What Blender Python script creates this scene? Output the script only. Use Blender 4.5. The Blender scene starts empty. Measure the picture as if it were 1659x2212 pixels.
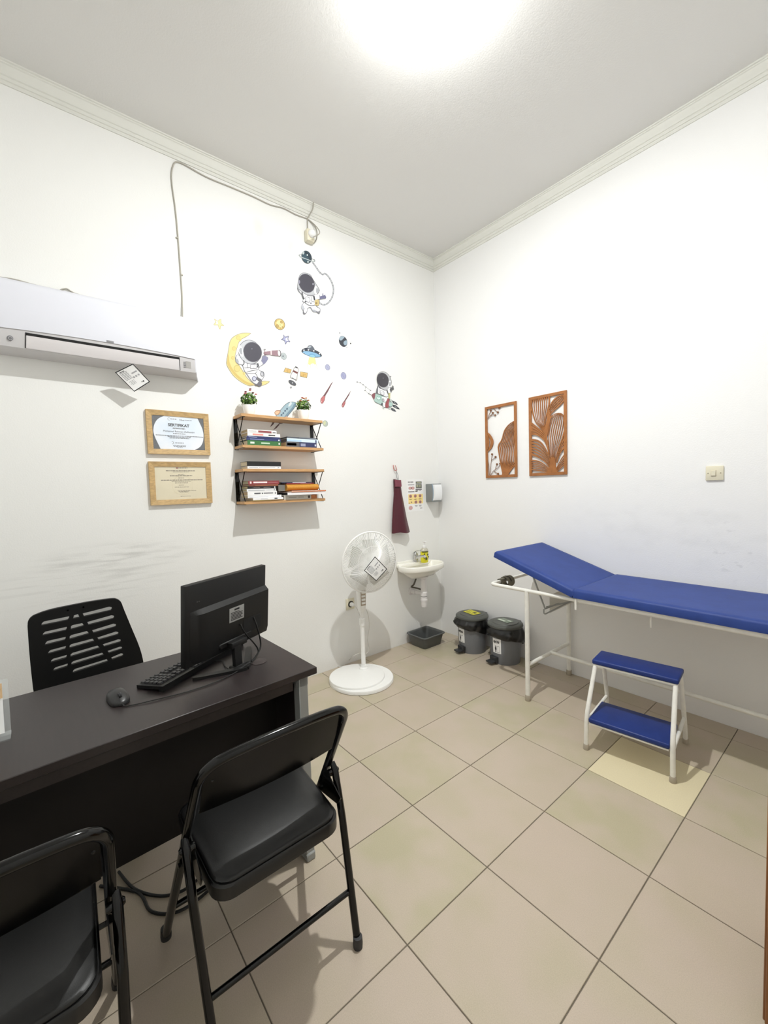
import bpy, bmesh, math, random
from mathutils import Vector, Matrix, noise
random.seed(7)
SC = bpy.context.scene
COL = SC.collection
PI = math.pi

# ------------------------------------------------------------------ camera, world, light, exposure
CAMP = Vector((2.75616774, -2.93904587, 1.40678949))
FW = Vector((-0.77216276, 0.6328188, -0.05748944))
RT = Vector((0.63492188, 0.77198623, -0.03019055))
UP = Vector((-0.02527591, 0.05981332, 0.99788952))
FPX = 899.93
cam_d = bpy.data.cameras.new('camera'); cam = bpy.data.objects.new('camera', cam_d); COL.objects.link(cam)
cam_d.sensor_fit = 'HORIZONTAL'; cam_d.sensor_width = 36.0; cam_d.lens = FPX * 36.0 / 1659.0
cam_d.clip_start = 0.02; cam_d.clip_end = 50
m = Matrix((RT, UP, -FW)).transposed().to_4x4(); m.translation = CAMP
cam.matrix_world = m
SC.camera = cam

W = bpy.data.worlds.new('world'); SC.world = W; W.use_nodes = True
W.node_tree.nodes['Background'].inputs[0].default_value = (0.8, 0.85, 0.9, 1)
W.node_tree.nodes['Background'].inputs[1].default_value = 0.05

LAMP = Vector((1.53, -1.60, 3.440))
ld = bpy.data.lights.new('bulb_light', 'POINT'); ld.energy = 195; ld.color = (0.985, 1.0, 0.98); ld.shadow_soft_size = 0.030
lo = bpy.data.objects.new('bulb_light', ld); COL.objects.link(lo); lo.location = LAMP
# the dome is brightest straight down: a small disc of light under the same lamp
ad = bpy.data.lights.new('dome_light', 'AREA'); ad.shape = 'DISK'; ad.size = 0.055; ad.energy = 46; ad.color = (0.985, 1.0, 0.98)
ao = bpy.data.objects.new('dome_light', ad); COL.objects.link(ao); ao.location = LAMP - Vector((0, 0, 0.031))

SC.view_settings.view_transform = 'Standard'; SC.view_settings.look = 'None'
SC.view_settings.gamma = 1.0; SC.view_settings.use_curve_mapping = False
SC.view_settings.exposure = 0.0
SC.cycles.use_denoising = True
SC.cycles.max_bounces = 12; SC.cycles.diffuse_bounces = 8; SC.cycles.transparent_max_bounces = 12
SC.cycles.sample_clamp_indirect = 8

def at(u, v, ax, val):
    """photo pixel -> world point on the plane axis ax = val (used to measure where a thing stands)"""
    d = FW + RT * ((u - 829.5) / FPX) - UP * ((v - 1106) / FPX)
    t = (val - CAMP[ax]) / d[ax]
    return CAMP + d * t

# ------------------------------------------------------------------ materials
def lin(c):
    out = []
    for x in c[:3]:
        x = x / 255.0
        out.append(x / 12.92 if x <= 0.04045 else ((x + 0.055) / 1.055) ** 2.4)
    return tuple(out) + (1.0,)
_M = {}
def mat(name, rgb, rough=0.5, metal=0.0, spec=0.5, var=0.0, vscale=20.0, bump=0.0, bscale=200.0, coat=0.0,
        stretch=None, rand=0.0, rgb2=None):
    """Principled material; var mixes rgb with rgb2 (or a darker rgb) by object-space noise; rand varies per object"""
    if name in _M: return _M[name]
    M = bpy.data.materials.new(name); M.use_nodes = True
    nt = M.node_tree; N = nt.nodes; Lk = nt.links
    b = N['Principled BSDF']
    b.inputs['Roughness'].default_value = rough; b.inputs['Metallic'].default_value = metal
    b.inputs['Specular IOR Level'].default_value = spec
    b.inputs['Coat Weight'].default_value = coat
    c = lin(rgb); b.inputs['Base Color'].default_value = c
    M.diffuse_color = c
    if var > 0 or bump > 0:
        tc = N.new('ShaderNodeTexCoord'); src = tc.outputs['Object']
        if stretch:
            mp = N.new('ShaderNodeMapping'); mp.inputs['Scale'].default_value = stretch
            Lk.new(src, mp.inputs['Vector']); src = mp.outputs['Vector']
    if var > 0:
        nz = N.new('ShaderNodeTexNoise'); nz.inputs['Scale'].default_value = vscale; nz.inputs['Detail'].default_value = 4
        Lk.new(src, nz.inputs['Vector'])
        mx = N.new('ShaderNodeMix'); mx.data_type = 'RGBA'
        c2 = lin(rgb2) if rgb2 else tuple(x * (1 - var) for x in c[:3]) + (1,)
        mx.inputs[6].default_value = c; mx.inputs[7].default_value = c2
        rp = N.new('ShaderNodeMapRange'); rp.inputs['From Min'].default_value = 0.35; rp.inputs['From Max'].default_value = 0.65
        Lk.new(nz.outputs['Fac'], rp.inputs['Value'])
        Lk.new(rp.outputs['Result'], mx.inputs[0]); Lk.new(mx.outputs[2], b.inputs['Base Color'])
    if bump > 0:
        n2 = N.new('ShaderNodeTexNoise'); n2.inputs['Scale'].default_value = bscale; n2.inputs['Detail'].default_value = 3
        Lk.new(src, n2.inputs['Vector'])
        bp = N.new('ShaderNodeBump'); bp.inputs['Strength'].default_value = bump; bp.inputs['Distance'].default_value = 0.002
        Lk.new(n2.outputs['Fac'], bp.inputs['Height']); Lk.new(bp.outputs['Normal'], b.inputs['Normal'])
    _M[name] = M
    return M

def wall_mat(name, rgb, spots):
    """white emulsion with fine roller texture; spots = (centre, radius xyz, colour, strength) stains and scuffs"""
    M = mat(name, rgb, rough=0.75, spec=0.25, bump=0.25, bscale=140)
    nt = M.node_tree; N = nt.nodes; Lk = nt.links; b = N['Principled BSDF']
    geo = N.new('ShaderNodeNewGeometry')
    prev = None; base = lin(rgb)
    for (cc, rr, colr, st, ns, lo_, hi_) in spots:
        mp = N.new('ShaderNodeMapping'); mp.vector_type = 'POINT'
        mp.inputs['Location'].default_value = [-cc[i] / rr[i] for i in range(3)]
        mp.inputs['Scale'].default_value = [1 / r for r in rr]
        Lk.new(geo.outputs['Position'], mp.inputs['Vector'])
        ln = N.new('ShaderNodeVectorMath'); ln.operation = 'LENGTH'; Lk.new(mp.outputs['Vector'], ln.inputs[0])
        mr = N.new('ShaderNodeMapRange'); mr.inputs['From Min'].default_value = 1.0; mr.inputs['From Max'].default_value = 0.3
        mr.inputs['To Min'].default_value = 0; mr.inputs['To Max'].default_value = st
        Lk.new(ln.outputs['Value'], mr.inputs['Value'])
        nz = N.new('ShaderNodeTexNoise'); nz.inputs['Scale'].default_value = 1.0; nz.inputs['Detail'].default_value = 5
        m2 = N.new('ShaderNodeMapping'); m2.inputs['Scale'].default_value = ns
        Lk.new(geo.outputs['Position'], m2.inputs['Vector']); Lk.new(m2.outputs['Vector'], nz.inputs['Vector'])
        r2 = N.new('ShaderNodeMapRange'); r2.inputs['From Min'].default_value = lo_; r2.inputs['From Max'].default_value = hi_
        Lk.new(nz.outputs['Fac'], r2.inputs['Value'])
        mu = N.new('ShaderNodeMath'); mu.operation = 'MULTIPLY'
        Lk.new(mr.outputs['Result'], mu.inputs[0]); Lk.new(r2.outputs['Result'], mu.inputs[1])
        mx = N.new('ShaderNodeMix'); mx.data_type = 'RGBA'
        mx.inputs[6].default_value = base; mx.inputs[7].default_value = lin(colr)
        if prev is not None: Lk.new(prev, mx.inputs[6])
        Lk.new(mu.outputs[0], mx.inputs[0]); prev = mx.outputs[2]
    if prev is not None: Lk.new(prev, b.inputs['Base Color'])
    return M

def glass_mat(name, tint=(235, 240, 240), opac=0.12):
    M = bpy.data.materials.new(name); M.use_nodes = True
    nt = M.node_tree; N = nt.nodes; Lk = nt.links; b = N['Principled BSDF']
    b.inputs['Base Color'].default_value = lin(tint); b.inputs['Roughness'].default_value = 0.08
    tr = N.new('ShaderNodeBsdfTransparent'); mx = N.new('ShaderNodeMixShader'); mx.inputs[0].default_value = opac
    Lk.new(tr.outputs[0], mx.inputs[1]); Lk.new(b.outputs[0], mx.inputs[2])
    Lk.new(mx.outputs[0], N['Material Output'].inputs['Surface'])
    return M

def bulb_mat():
    M = bpy.data.materials.new('lit_bulb_glass'); M.use_nodes = True
    b = M.node_tree.nodes['Principled BSDF']; b.inputs['Emission Color'].default_value = (1, .97, .9, 1); b.inputs['Emission Strength'].default_value = 20
    return M

# ------------------------------------------------------------------ mesh helpers
def fr(*pts): return [Vector(p) for p in pts]
def box(bm, c, s, rot=None, bev=0.0, seg=1):
    """box centre c, full size s, optional rotation matrix, bevelled edges"""
    ret = bmesh.ops.create_cube(bm, size=1.0); vs = ret['verts']
    for v in vs: v.co = Vector((v.co.x * s[0], v.co.y * s[1], v.co.z * s[2]))
    if bev > 0:
        es = list({e for v in vs for e in v.link_edges})
        r = bmesh.ops.bevel(bm, geom=es, offset=bev, segments=seg, affect='EDGES', profile=0.5)
        vs = list({v for f in r['faces'] for v in f.verts} | {v for v in vs if v.is_valid})
        # collect whole island
        st = list(vs); seen = set(vs)
        while st:
            v = st.pop()
            for e in v.link_edges:
                o = e.other_vert(v)
                if o not in seen: seen.add(o); st.append(o)
        vs = list(seen)
    for v in vs:
        p = v.co
        if rot is not None: p = rot @ p
        v.co = p + Vector(c)
    return vs
def b2(bm, lo, hi, bev=0.0, seg=1):
    lo = Vector(lo); hi = Vector(hi)
    return box(bm, (lo + hi) / 2, hi - lo, None, bev, seg)
def round_path(pts, rad, n=5, closed=False):
    pts = fr(*pts); out = []; k = len(pts)
    for i, p in enumerate(pts):
        if not closed and i in (0, k - 1): out.append(p); continue
        a = pts[(i - 1) % k]; b = pts[(i + 1) % k]
        da = (a - p); db = (b - p); r = min(rad, da.length * .48, db.length * .48)
        p0 = p + da.normalized() * r; p1 = p + db.normalized() * r
        for j in range(n + 1):
            t = j / n; out.append(p0 * (1 - t) ** 2 + p * 2 * t * (1 - t) + p1 * t * t)
    return out
def smooth_path(pts, n=6):
    """Catmull-Rom through the points"""
    P = fr(*pts); out = []
    for i in range(len(P) - 1):
        a = P[max(i - 1, 0)]; b = P[i]; c = P[i + 1]; d = P[min(i + 2, len(P) - 1)]
        for j in range(n):
            t = j / n
            out.append(0.5 * ((2 * b) + (c - a) * t + (2 * a - 5 * b + 4 * c - d) * t * t + (3 * b - 3 * c + d - a) * t ** 3))
    out.append(P[-1]); return out
def tube(bm, pts, r, seg=10, closed=False, caps=True):
    pts = fr(*pts); k = len(pts); rings = []
    rad = r if isinstance(r, (list, tuple)) else [r] * k
    def tan(i):
        if closed: return (pts[(i + 1) % k] - pts[(i - 1) % k]).normalized()
        return (pts[min(i + 1, k - 1)] - pts[max(i - 1, 0)]).normalized()
    t0 = tan(0); ref = Vector((0, 0, 1)) if abs(t0.z) < .9 else Vector((1, 0, 0))
    n = (ref - t0 * ref.dot(t0)).normalized()
    for i, p in enumerate(pts):
        t = tan(i); n = (n - t * n.dot(t)).normalized(); b = t.cross(n)
        rings.append([bm.verts.new(p + (n * math.cos(a) + b * math.sin(a)) * rad[i]) for a in [2 * PI * j / seg for j in range(seg)]])
    for i in range(k if closed else k - 1):
        A = rings[i]; B = rings[(i + 1) % k]
        for j in range(seg):
            try: bm.faces.new((A[j], A[(j + 1) % seg], B[(j + 1) % seg], B[j]))
            except ValueError: pass
    if caps and not closed:
        bm.faces.new(list(reversed(rings[0]))); bm.faces.new(rings[-1])
def lathe(bm, prof, seg=32, c=(0, 0, 0), ax=None, sx=1.0, sy=1.0, cap=True):
    """profile [(r,z)] about local z; ax = 3x3 rotation; sx, sy squash"""
    c = Vector(c); rings = []
    for (r, z) in prof:
        ring = []
        for j in range(seg):
            a = 2 * PI * j / seg; p = Vector((r * math.cos(a) * sx, r * math.sin(a) * sy, z))
            if ax is not None: p = ax @ p
            ring.append(bm.verts.new(p + c))
        rings.append(ring)
    for i in range(len(rings) - 1):
        for j in range(seg):
            bm.faces.new((rings[i][j], rings[i][(j + 1) % seg], rings[i + 1][(j + 1) % seg], rings[i + 1][j]))
    if cap:
        if prof[0][0] > 1e-5: bm.faces.new(list(reversed(rings[0])))
        if prof[-1][0] > 1e-5: bm.faces.new(rings[-1])
    return rings
def prism(bm, poly, d):
    """poly: 3-D points of a planar outline; extruded by vector d"""
    d = Vector(d); A = [bm.verts.new(Vector(p)) for p in poly]; B = [bm.verts.new(Vector(p) + d) for p in poly]; n = len(A)
    f1 = bm.faces.new(A); f2 = bm.faces.new(list(reversed(B)))
    for i in range(n): bm.faces.new((A[i], B[i], B[(i + 1) % n], A[(i + 1) % n]))
    return f1, f2
def strip(bm, A, B, d=None):
    """quads between two polylines A and B, extruded by d when given"""
    n = len(A)
    va = [bm.verts.new(p) for p in A]; vb = [bm.verts.new(p) for p in B]
    for i in range(n - 1): bm.faces.new((va[i], va[i + 1], vb[i + 1], vb[i]))
    if d is not None:
        d = Vector(d); wa = [bm.verts.new(Vector(p) + d) for p in A]; wb = [bm.verts.new(Vector(p) + d) for p in B]
        for i in range(n - 1):
            bm.faces.new((wb[i], wb[i + 1], wa[i + 1], wa[i]))
            bm.faces.new((va[i + 1], va[i], wa[i], wa[i + 1])); bm.faces.new((vb[i], vb[i + 1], wb[i + 1], wb[i]))
        bm.faces.new((va[0], vb[0], wb[0], wa[0])); bm.faces.new((vb[-1], va[-1], wa[-1], wb[-1]))
def rot3(ax, ang): return Matrix.Rotation(ang, 3, ax)
def basis(x, y, z): return Matrix((Vector(x), Vector(y), Vector(z))).transposed()

# ------------------------------------------------------------------ object helpers
_INV = {}
def link(name, bm, m_, parent=None, smooth=True, ang=40):
    me = bpy.data.meshes.new(name)
    root = parent
    while root is not None and root.parent is not None: root = root.parent
    if root is not None and root.name in _INV: bm.transform(_INV[root.name])
    bmesh.ops.recalc_face_normals(bm, faces=bm.faces[:])
    if smooth:
        for f in bm.faces: f.smooth = True
        lim = math.radians(ang)
        for e in bm.edges:
            if len(e.link_faces) == 2 and e.calc_face_angle(0) > lim: e.smooth = False
    bm.to_mesh(me); bm.free()
    ms = m_ if isinstance(m_, (list, tuple)) else [m_]
    for q in ms: me.materials.append(q)
    o = bpy.data.objects.new(name, me); COL.objects.link(o)
    if parent is not None: o.parent = parent
    return o
def thing(name, label, cat, loc=(0, 0, 0), rz=0.0, group=None, world=False):
    """Empty at the base; world=True means its parts are modelled in world coordinates"""
    o = bpy.data.objects.new(name, None); COL.objects.link(o); o.empty_display_size = .05
    o.location = loc; o.rotation_euler = (0, 0, rz)
    o['label'] = label; o['category'] = cat
    if group: o['group'] = group
    if world:
        _INV[o.name] = (Matrix.Translation(Vector(loc)) @ Matrix.Rotation(rz, 4, 'Z')).inverted()
    return o
def tag(o, label, cat, group=None):
    o['label'] = label; o['category'] = cat
    if group: o['group'] = group
    return o
def struct(o): o['kind'] = 'structure'; return o
def NB(): return bmesh.new()
def copy_thing(root, label, loc, rz):
    r = root.copy(); COL.objects.link(r); r.location = loc; r.rotation_euler = (0, 0, rz); r['label'] = label
    def rec(a, b):
        for ch in list(a.children):
            c = ch.copy(); COL.objects.link(c); c.parent = b; rec(ch, c)
    kids = [(root, r)]
    rec(root, r); return r
def text_bm(body, size, origin, right, up, align='CENTER', extr=0.0, bold=0.0):
    cu = bpy.data.curves.new('lettering', 'FONT'); cu.body = body; cu.size = size; cu.align_x = align; cu.align_y = 'CENTER'
    cu.resolution_u = 2; cu.extrude = extr; cu.offset = bold
    ob = bpy.data.objects.new('lettering_source', cu); COL.objects.link(ob)
    dg = bpy.context.evaluated_depsgraph_get(); ev = ob.evaluated_get(dg); me = bpy.data.meshes.new_from_object(ev)
    bm = NB(); bm.from_mesh(me)
    right = Vector(right).normalized(); up = Vector(up).normalized(); nrm = right.cross(up)
    M = basis(right, up, nrm).to_4x4(); M.translation = Vector(origin); bm.transform(M)
    bpy.data.objects.remove(ob); bpy.data.curves.remove(cu); bpy.data.meshes.remove(me)
    return bm
def merge(dst, src):
    me = bpy.data.meshes.new('tmp'); src.to_mesh(me); src.free(); dst.from_mesh(me); bpy.data.meshes.remove(me)

# ------------------------------------------------------------------ palette
M_white_metal = mat('white_enamel_metal', (238, 237, 231), .35, var=.07, vscale=30)
M_black_metal = mat('black_gloss_metal', (4, 4, 4), .14, spec=.38)
M_black_vinyl = mat('black_vinyl', (12, 12, 12), .42, spec=.5, bump=.12, bscale=500)
M_black_plastic = mat('black_plastic', (15, 15, 15), .5, spec=.4, bump=.05, bscale=700)
M_dark_plastic = mat('charcoal_plastic', (38, 38, 40), .45)
M_white_plastic = mat('white_plastic', (238, 238, 238), .35)
M_cream_plastic = mat('cream_plastic', (220, 214, 192), .4)
M_blue_vinyl = mat('blue_vinyl', (45, 67, 134), .5, spec=.25, var=.12, vscale=12, bump=.10, bscale=60)
M_wenge = mat('wenge_laminate', (42, 35, 35), .38, spec=.5, var=.18, vscale=9, stretch=(1, 14, 14), bump=.04, bscale=300)
M_grey_metal = mat('grey_painted_steel', (150, 152, 150), .45)
M_oak = mat('oak_board', (205, 160, 110), .5, var=.22, vscale=10, stretch=(14, 1.2, 14))
M_oakframe = mat('oak_moulding', (204, 171, 120), .5, var=.25, vscale=40, stretch=(3, 1, 3))
M_copper = mat('copper_brown_board', (166, 106, 56), .55, var=.2, vscale=25)
M_paper = mat('white_paper', (240, 240, 240), .8)
M_ink = mat('black_ink', (25, 25, 28), .8)
M_grey_ink = mat('grey_ink', (130, 130, 135), .8)
M_dgrey_ink = mat('dark_grey_ink', (80, 80, 84), .8)
M_ceramic = mat('white_ceramic', (240, 238, 230), .12, spec=.6)
M_chrome = mat('chrome', (200, 200, 200), .15, metal=1.0)
M_pvc = mat('white_pvc_pipe', (225, 222, 222), .35)

# ------------------------------------------------------------------ the room
RX, RY, RZ = 3.30, -3.60, 3.4896
def slab(name, lo, hi, m_):
    bm = NB(); b2(bm, lo, hi); return struct(link(name, bm, m_, smooth=False))
scuff = (120, 118, 114)
WM_left = wall_mat('white_wall_paint_left', (236, 236, 234), [
    ((0, -2.62, 1.06), (.3, .45, .10), scuff, .26, (1, 5, 46), .46, .66),
    ((0, -2.75, .95), (.3, .5, .16), scuff, .16, (1, 4, 60), .50, .66),
    ((0, -1.70, 3.17), (.2, .06, .09), (212, 211, 207), .5, (8, 8, 8), .3, .5),
    ((0, -1.46, 3.12), (.2, .06, .09), (212, 211, 207), .5, (8, 8, 8), .3, .5)])
WM_right = wall_mat('white_wall_paint_right', (236, 236, 236), [
    ((2.0, 0, 1.12), (.9, .3, .35), (208, 208, 210), .25, (6, 6, 9), .48, .70),
    ((2.3, 0, 1.0), (.3, .3, .3), (170, 170, 172), .35, (20, 20, 30), .60, .72)])
WM_plain = wall_mat('white_wall_paint', (236, 236, 234), [])
CM = wall_mat('ceiling_paint', (222, 221, 219), [
    ((2.14, -.98, RZ), (.20, .13, .3), (178, 168, 140), .9, (7, 9, 5), .30, .50)])
slab('wall_left', (-.12, RY - .12, -.05), (0, .12, RZ + .1), WM_left)
slab('wall_right', (0, 0, -.05), (RX + .12, .12, RZ + .1), WM_right)
slab('wall_front', (RX, RY - .12, -.05), (RX + .12, 0, RZ + .1), WM_plain)
slab('wall_back', (0, RY - .12, -.05), (RX, RY, RZ + .1), WM_plain)
slab('ceiling', (0, RY, RZ), (RX, 0, RZ + .1), CM)

# cornice: stepped plaster profile (distance from the wall, height), mitred in the corner
prof = [(0, 3.394), (.006, 3.394), (.009, 3.404), (.008, 3.410), (.013, 3.412), (.015, 3.424), (.013, 3.429), (.018, 3.432),
        (.021, 3.446), (.023, 3.461), (.028, 3.472), (.034, 3.475), (.034, 3.480), (.041, 3.482), (.041, 3.4896), (0, 3.4896)]
M_cornice = mat('cornice_plaster', (222, 222, 216), .7)
def cornice(name, left):
    bm = NB(); A = []; B = []
    for d, z in prof:
        if left: A.append((d, -d, z)); B.append((d, RY, z))
        else: A.append((d, -d, z)); B.append((RX, -d, z))
    va = [bm.verts.new(p) for p in A]; vb = [bm.verts.new(p) for p in B]; n = len(va)
    for i in range(n): bm.faces.new((va[i], va[(i + 1) % n], vb[(i + 1) % n], vb[i]))
    bm.faces.new(vb)
    return struct(link(name, bm, M_cornice, ang=20))
cornice('trim_1', True); cornice('trim_2', False)

# tiled floor: grout bed with every 40 cm tile its own piece
M_grout = mat('dark_grout', (112, 104, 92), .9)
floor = slab('floor', (0, RY, -.06), (RX, 0, -.003), M_grout)
def tile_mat(name, ca, cb, cc):
    M = bpy.data.materials.new(name); M.use_nodes = True
    nt = M.node_tree; N = nt.nodes; Lk = nt.links; b = N['Principled BSDF']
    b.inputs['Roughness'].default_value = .33; b.inputs['Specular IOR Level'].default_value = .4
    geo = N.new('ShaderNodeNewGeometry'); oi = N.new('ShaderNodeObjectInfo')
    off = N.new('ShaderNodeVectorMath'); off.operation = 'MULTIPLY_ADD'
    cmb = N.new('ShaderNodeCombineXYZ')
    for i in range(3): Lk.new(oi.outputs['Random'], cmb.inputs[i])
    cmb2 = N.new('ShaderNodeVectorMath'); cmb2.operation = 'SCALE'; cmb2.inputs['Scale'].default_value = 13.0
    Lk.new(cmb.outputs[0], cmb2.inputs[0])
    add = N.new('ShaderNodeVectorMath'); add.operation = 'ADD'
    Lk.new(geo.outputs['Position'], add.inputs[0]); Lk.new(cmb2.outputs[0], add.inputs[1])
    n1 = N.new('ShaderNodeTexNoise'); n1.inputs['Scale'].default_value = 5.5; n1.inputs['Detail'].default_value = 2
    Lk.new(add.outputs[0], n1.inputs['Vector'])
    r1 = N.new('ShaderNodeMapRange'); r1.inputs['From Min'].default_value = .38; r1.inputs['From Max'].default_value = .64
    Lk.new(n1.outputs['Fac'], r1.inputs['Value'])
    m1 = N.new('ShaderNodeMix'); m1.data_type = 'RGBA'; m1.inputs[6].default_value = lin(ca); m1.inputs[7].default_value = lin(cb)
    Lk.new(r1.outputs['Result'], m1.inputs[0])
    m2 = N.new('ShaderNodeMix'); m2.data_type = 'RGBA'; m2.inputs[7].default_value = lin(cc)
    r2 = N.new('ShaderNodeMapRange'); r2.inputs['To Max'].default_value = .75; Lk.new(oi.outputs['Random'], r2.inputs['Value'])
    Lk.new(r2.outputs['Result'], m2.inputs[0]); Lk.new(m1.outputs[2], m2.inputs[6])
    n3 = N.new('ShaderNodeTexNoise'); n3.inputs['Scale'].default_value = 320; n3.inputs['Detail'].default_value = 2
    Lk.new(geo.outputs['Position'], n3.inputs['Vector'])
    m3 = N.new('ShaderNodeMix'); m3.data_type = 'RGBA'; m3.blend_type = 'MULTIPLY'; m3.inputs[0].default_value = .35
    cr = N.new('ShaderNodeMapRange'); cr.inputs['From Min'].default_value = .25; cr.inputs['From Max'].default_value = .75
    cr.inputs['To Min'].default_value = .72; cr.inputs['To Max'].default_value = 1.12
    Lk.new(n3.outputs['Fac'], cr.inputs['Value']); Lk.new(m2.outputs[2], m3.inputs[6]); Lk.new(cr.outputs['Result'], m3.inputs[7])
    Lk.new(m3.outputs[2], b.inputs['Base Color'])
    return M
M_tile = tile_mat('beige_floor_tile', (189, 176, 158), (179, 171, 144), (188, 173, 159))
M_tile_new = tile_mat('cream_floor_tile', (222, 211, 180), (218, 206, 174), (220, 209, 176))
G = 0.0018; _tm = {}
def edges(o0, step, lo, hi):
    e = [lo]; k = math.ceil((lo - o0) / step + 1e-6)
    while o0 + k * step < hi - 1e-6: e.append(o0 + k * step); k += 1
    e.append(hi); return e
xe = edges(.244, .4, 0.0, RX); ye = edges(-.151, .4, RY, 0.0)
for i in range(len(xe) - 1):
    for j in range(len(ye) - 1):
        w = round(xe[i + 1] - xe[i] - 2 * G, 4); h = round(ye[j + 1] - ye[j] - 2 * G, 4)
        new = abs(xe[i] - 1.844) < .01 and abs(ye[j] + .951) < .01
        key = (w, h, new)
        if key not in _tm:
            bm = NB(); vs = box(bm, (0, 0, -.004), (w, h, .008))
            top = [e for e in bm.edges if all(v.co.z > -.001 for v in e.verts)]
            bmesh.ops.bevel(bm, geom=top, offset=.0012, segments=1, affect='EDGES')
            me = bpy.data.meshes.new('tile'); bm.to_mesh(me); bm.free(); me.materials.append(M_tile_new if new else M_tile); _tm[key] = me
        o = bpy.data.objects.new('tile', _tm[key]); COL.objects.link(o)
        o.location = ((xe[i] + xe[i + 1]) / 2, (ye[j] + ye[j + 1]) / 2, 0); o.parent = floor
        if new: o['label'] = 'paler cream replacement tile'

# ------------------------------------------------------------------ ceiling lamp (just above the top of the frame)
t = thing('ceiling_light', 'small white dome lamp on the ceiling', 'lamp', (LAMP.x, LAMP.y, RZ), world=True)
bm = NB(); lathe(bm, [(.06, RZ), (.06, RZ - .005), (.05, RZ - .007), (.0001, RZ - .008)], 24, (LAMP.x, LAMP.y, 0)); link('holder', bm, M_white_plastic, t)
bm = NB(); lathe(bm, [(.0001, -.026), (.014, -.022), (.024, -.010), (.026, .004), (.025, .03), (.024, .042)], 20, LAMP); link('bulb', bm, bulb_mat(), t)


# ------------------------------------------------------------------ desk
DZ = .74
t = thing('desk', 'dark brown laminate office desk with grey side legs along the left wall', 'desk', (1.10, -2.78, 0), math.radians(2.4))
# local frame: x across the depth (front = +x, towards the visitor chairs), y along the length
def dl(p):   # world -> desk local
    return Matrix.Rotation(-math.radians(2.4), 3, 'Z') @ (Vector(p) - Vector((1.10, -2.78, 0)))
fr_ = dl((1.394, -2.173, 0)); bk_ = dl((.851, -2.156, 0))
x1, x0, y1, y0 = fr_.x, bk_.x, fr_.y, -.62
bm = NB(); b2(bm, (x0, y0, DZ - .026), (x1, y1, DZ), .002); link('desktop', bm, M_wenge, t)
bm = NB(); b2(bm, (x0 + .30, y0 + .04, .205), (x0 + .318, y1 - .05, DZ - .026)); link('modesty_panel', bm, mat('shaded_wenge_laminate', (17, 13, 13), .5, spec=.3), t)  # shade under the desktop is put into a darker copy of its laminate
bm = NB(); b2(bm, (x1 - .05, y0 + .04, DZ - .075), (x1 - .035, y1 - .085, DZ - .026)); link('apron_rail', bm, M_wenge, t)
for nm, ya, yb in (('leg', y1 - .072, y1 - .035), ('leg', y0 + .035, y0 + .072)):
    bm = NB(); b2(bm, (x1 - .055, ya, .012), (x1 - .012, yb, DZ - .026), .003); b2(bm, (x0 + .03, ya, .012), (x0 + .07, yb, DZ - .026), .003)
    b2(bm, (x0 + .03, ya, DZ - .06), (x1 - .012, yb, DZ - .027)); b2(bm, (x0 + .0, ya, .0), (x1 - .005, yb, .03), .004)
    lg = link(nm, bm, M_grey_metal, t)
    bm = NB(); b2(bm, (x0 + .07, ya + .01, .03), (x1 - .055, yb - .01, DZ - .06)); link('side_panel', bm, M_wenge, lg)
g = dl((1.192, -2.318, 0))
bm = NB(); lathe(bm, [(.031, DZ - .001), (.031, DZ + .0012), (.028, DZ + .0016), (.0001, DZ + .0014)], 32, (g.x, g.y, 0)); link('cable_grommet', bm, mat('grommet_brown', (58, 50, 49), .55), t)

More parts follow.
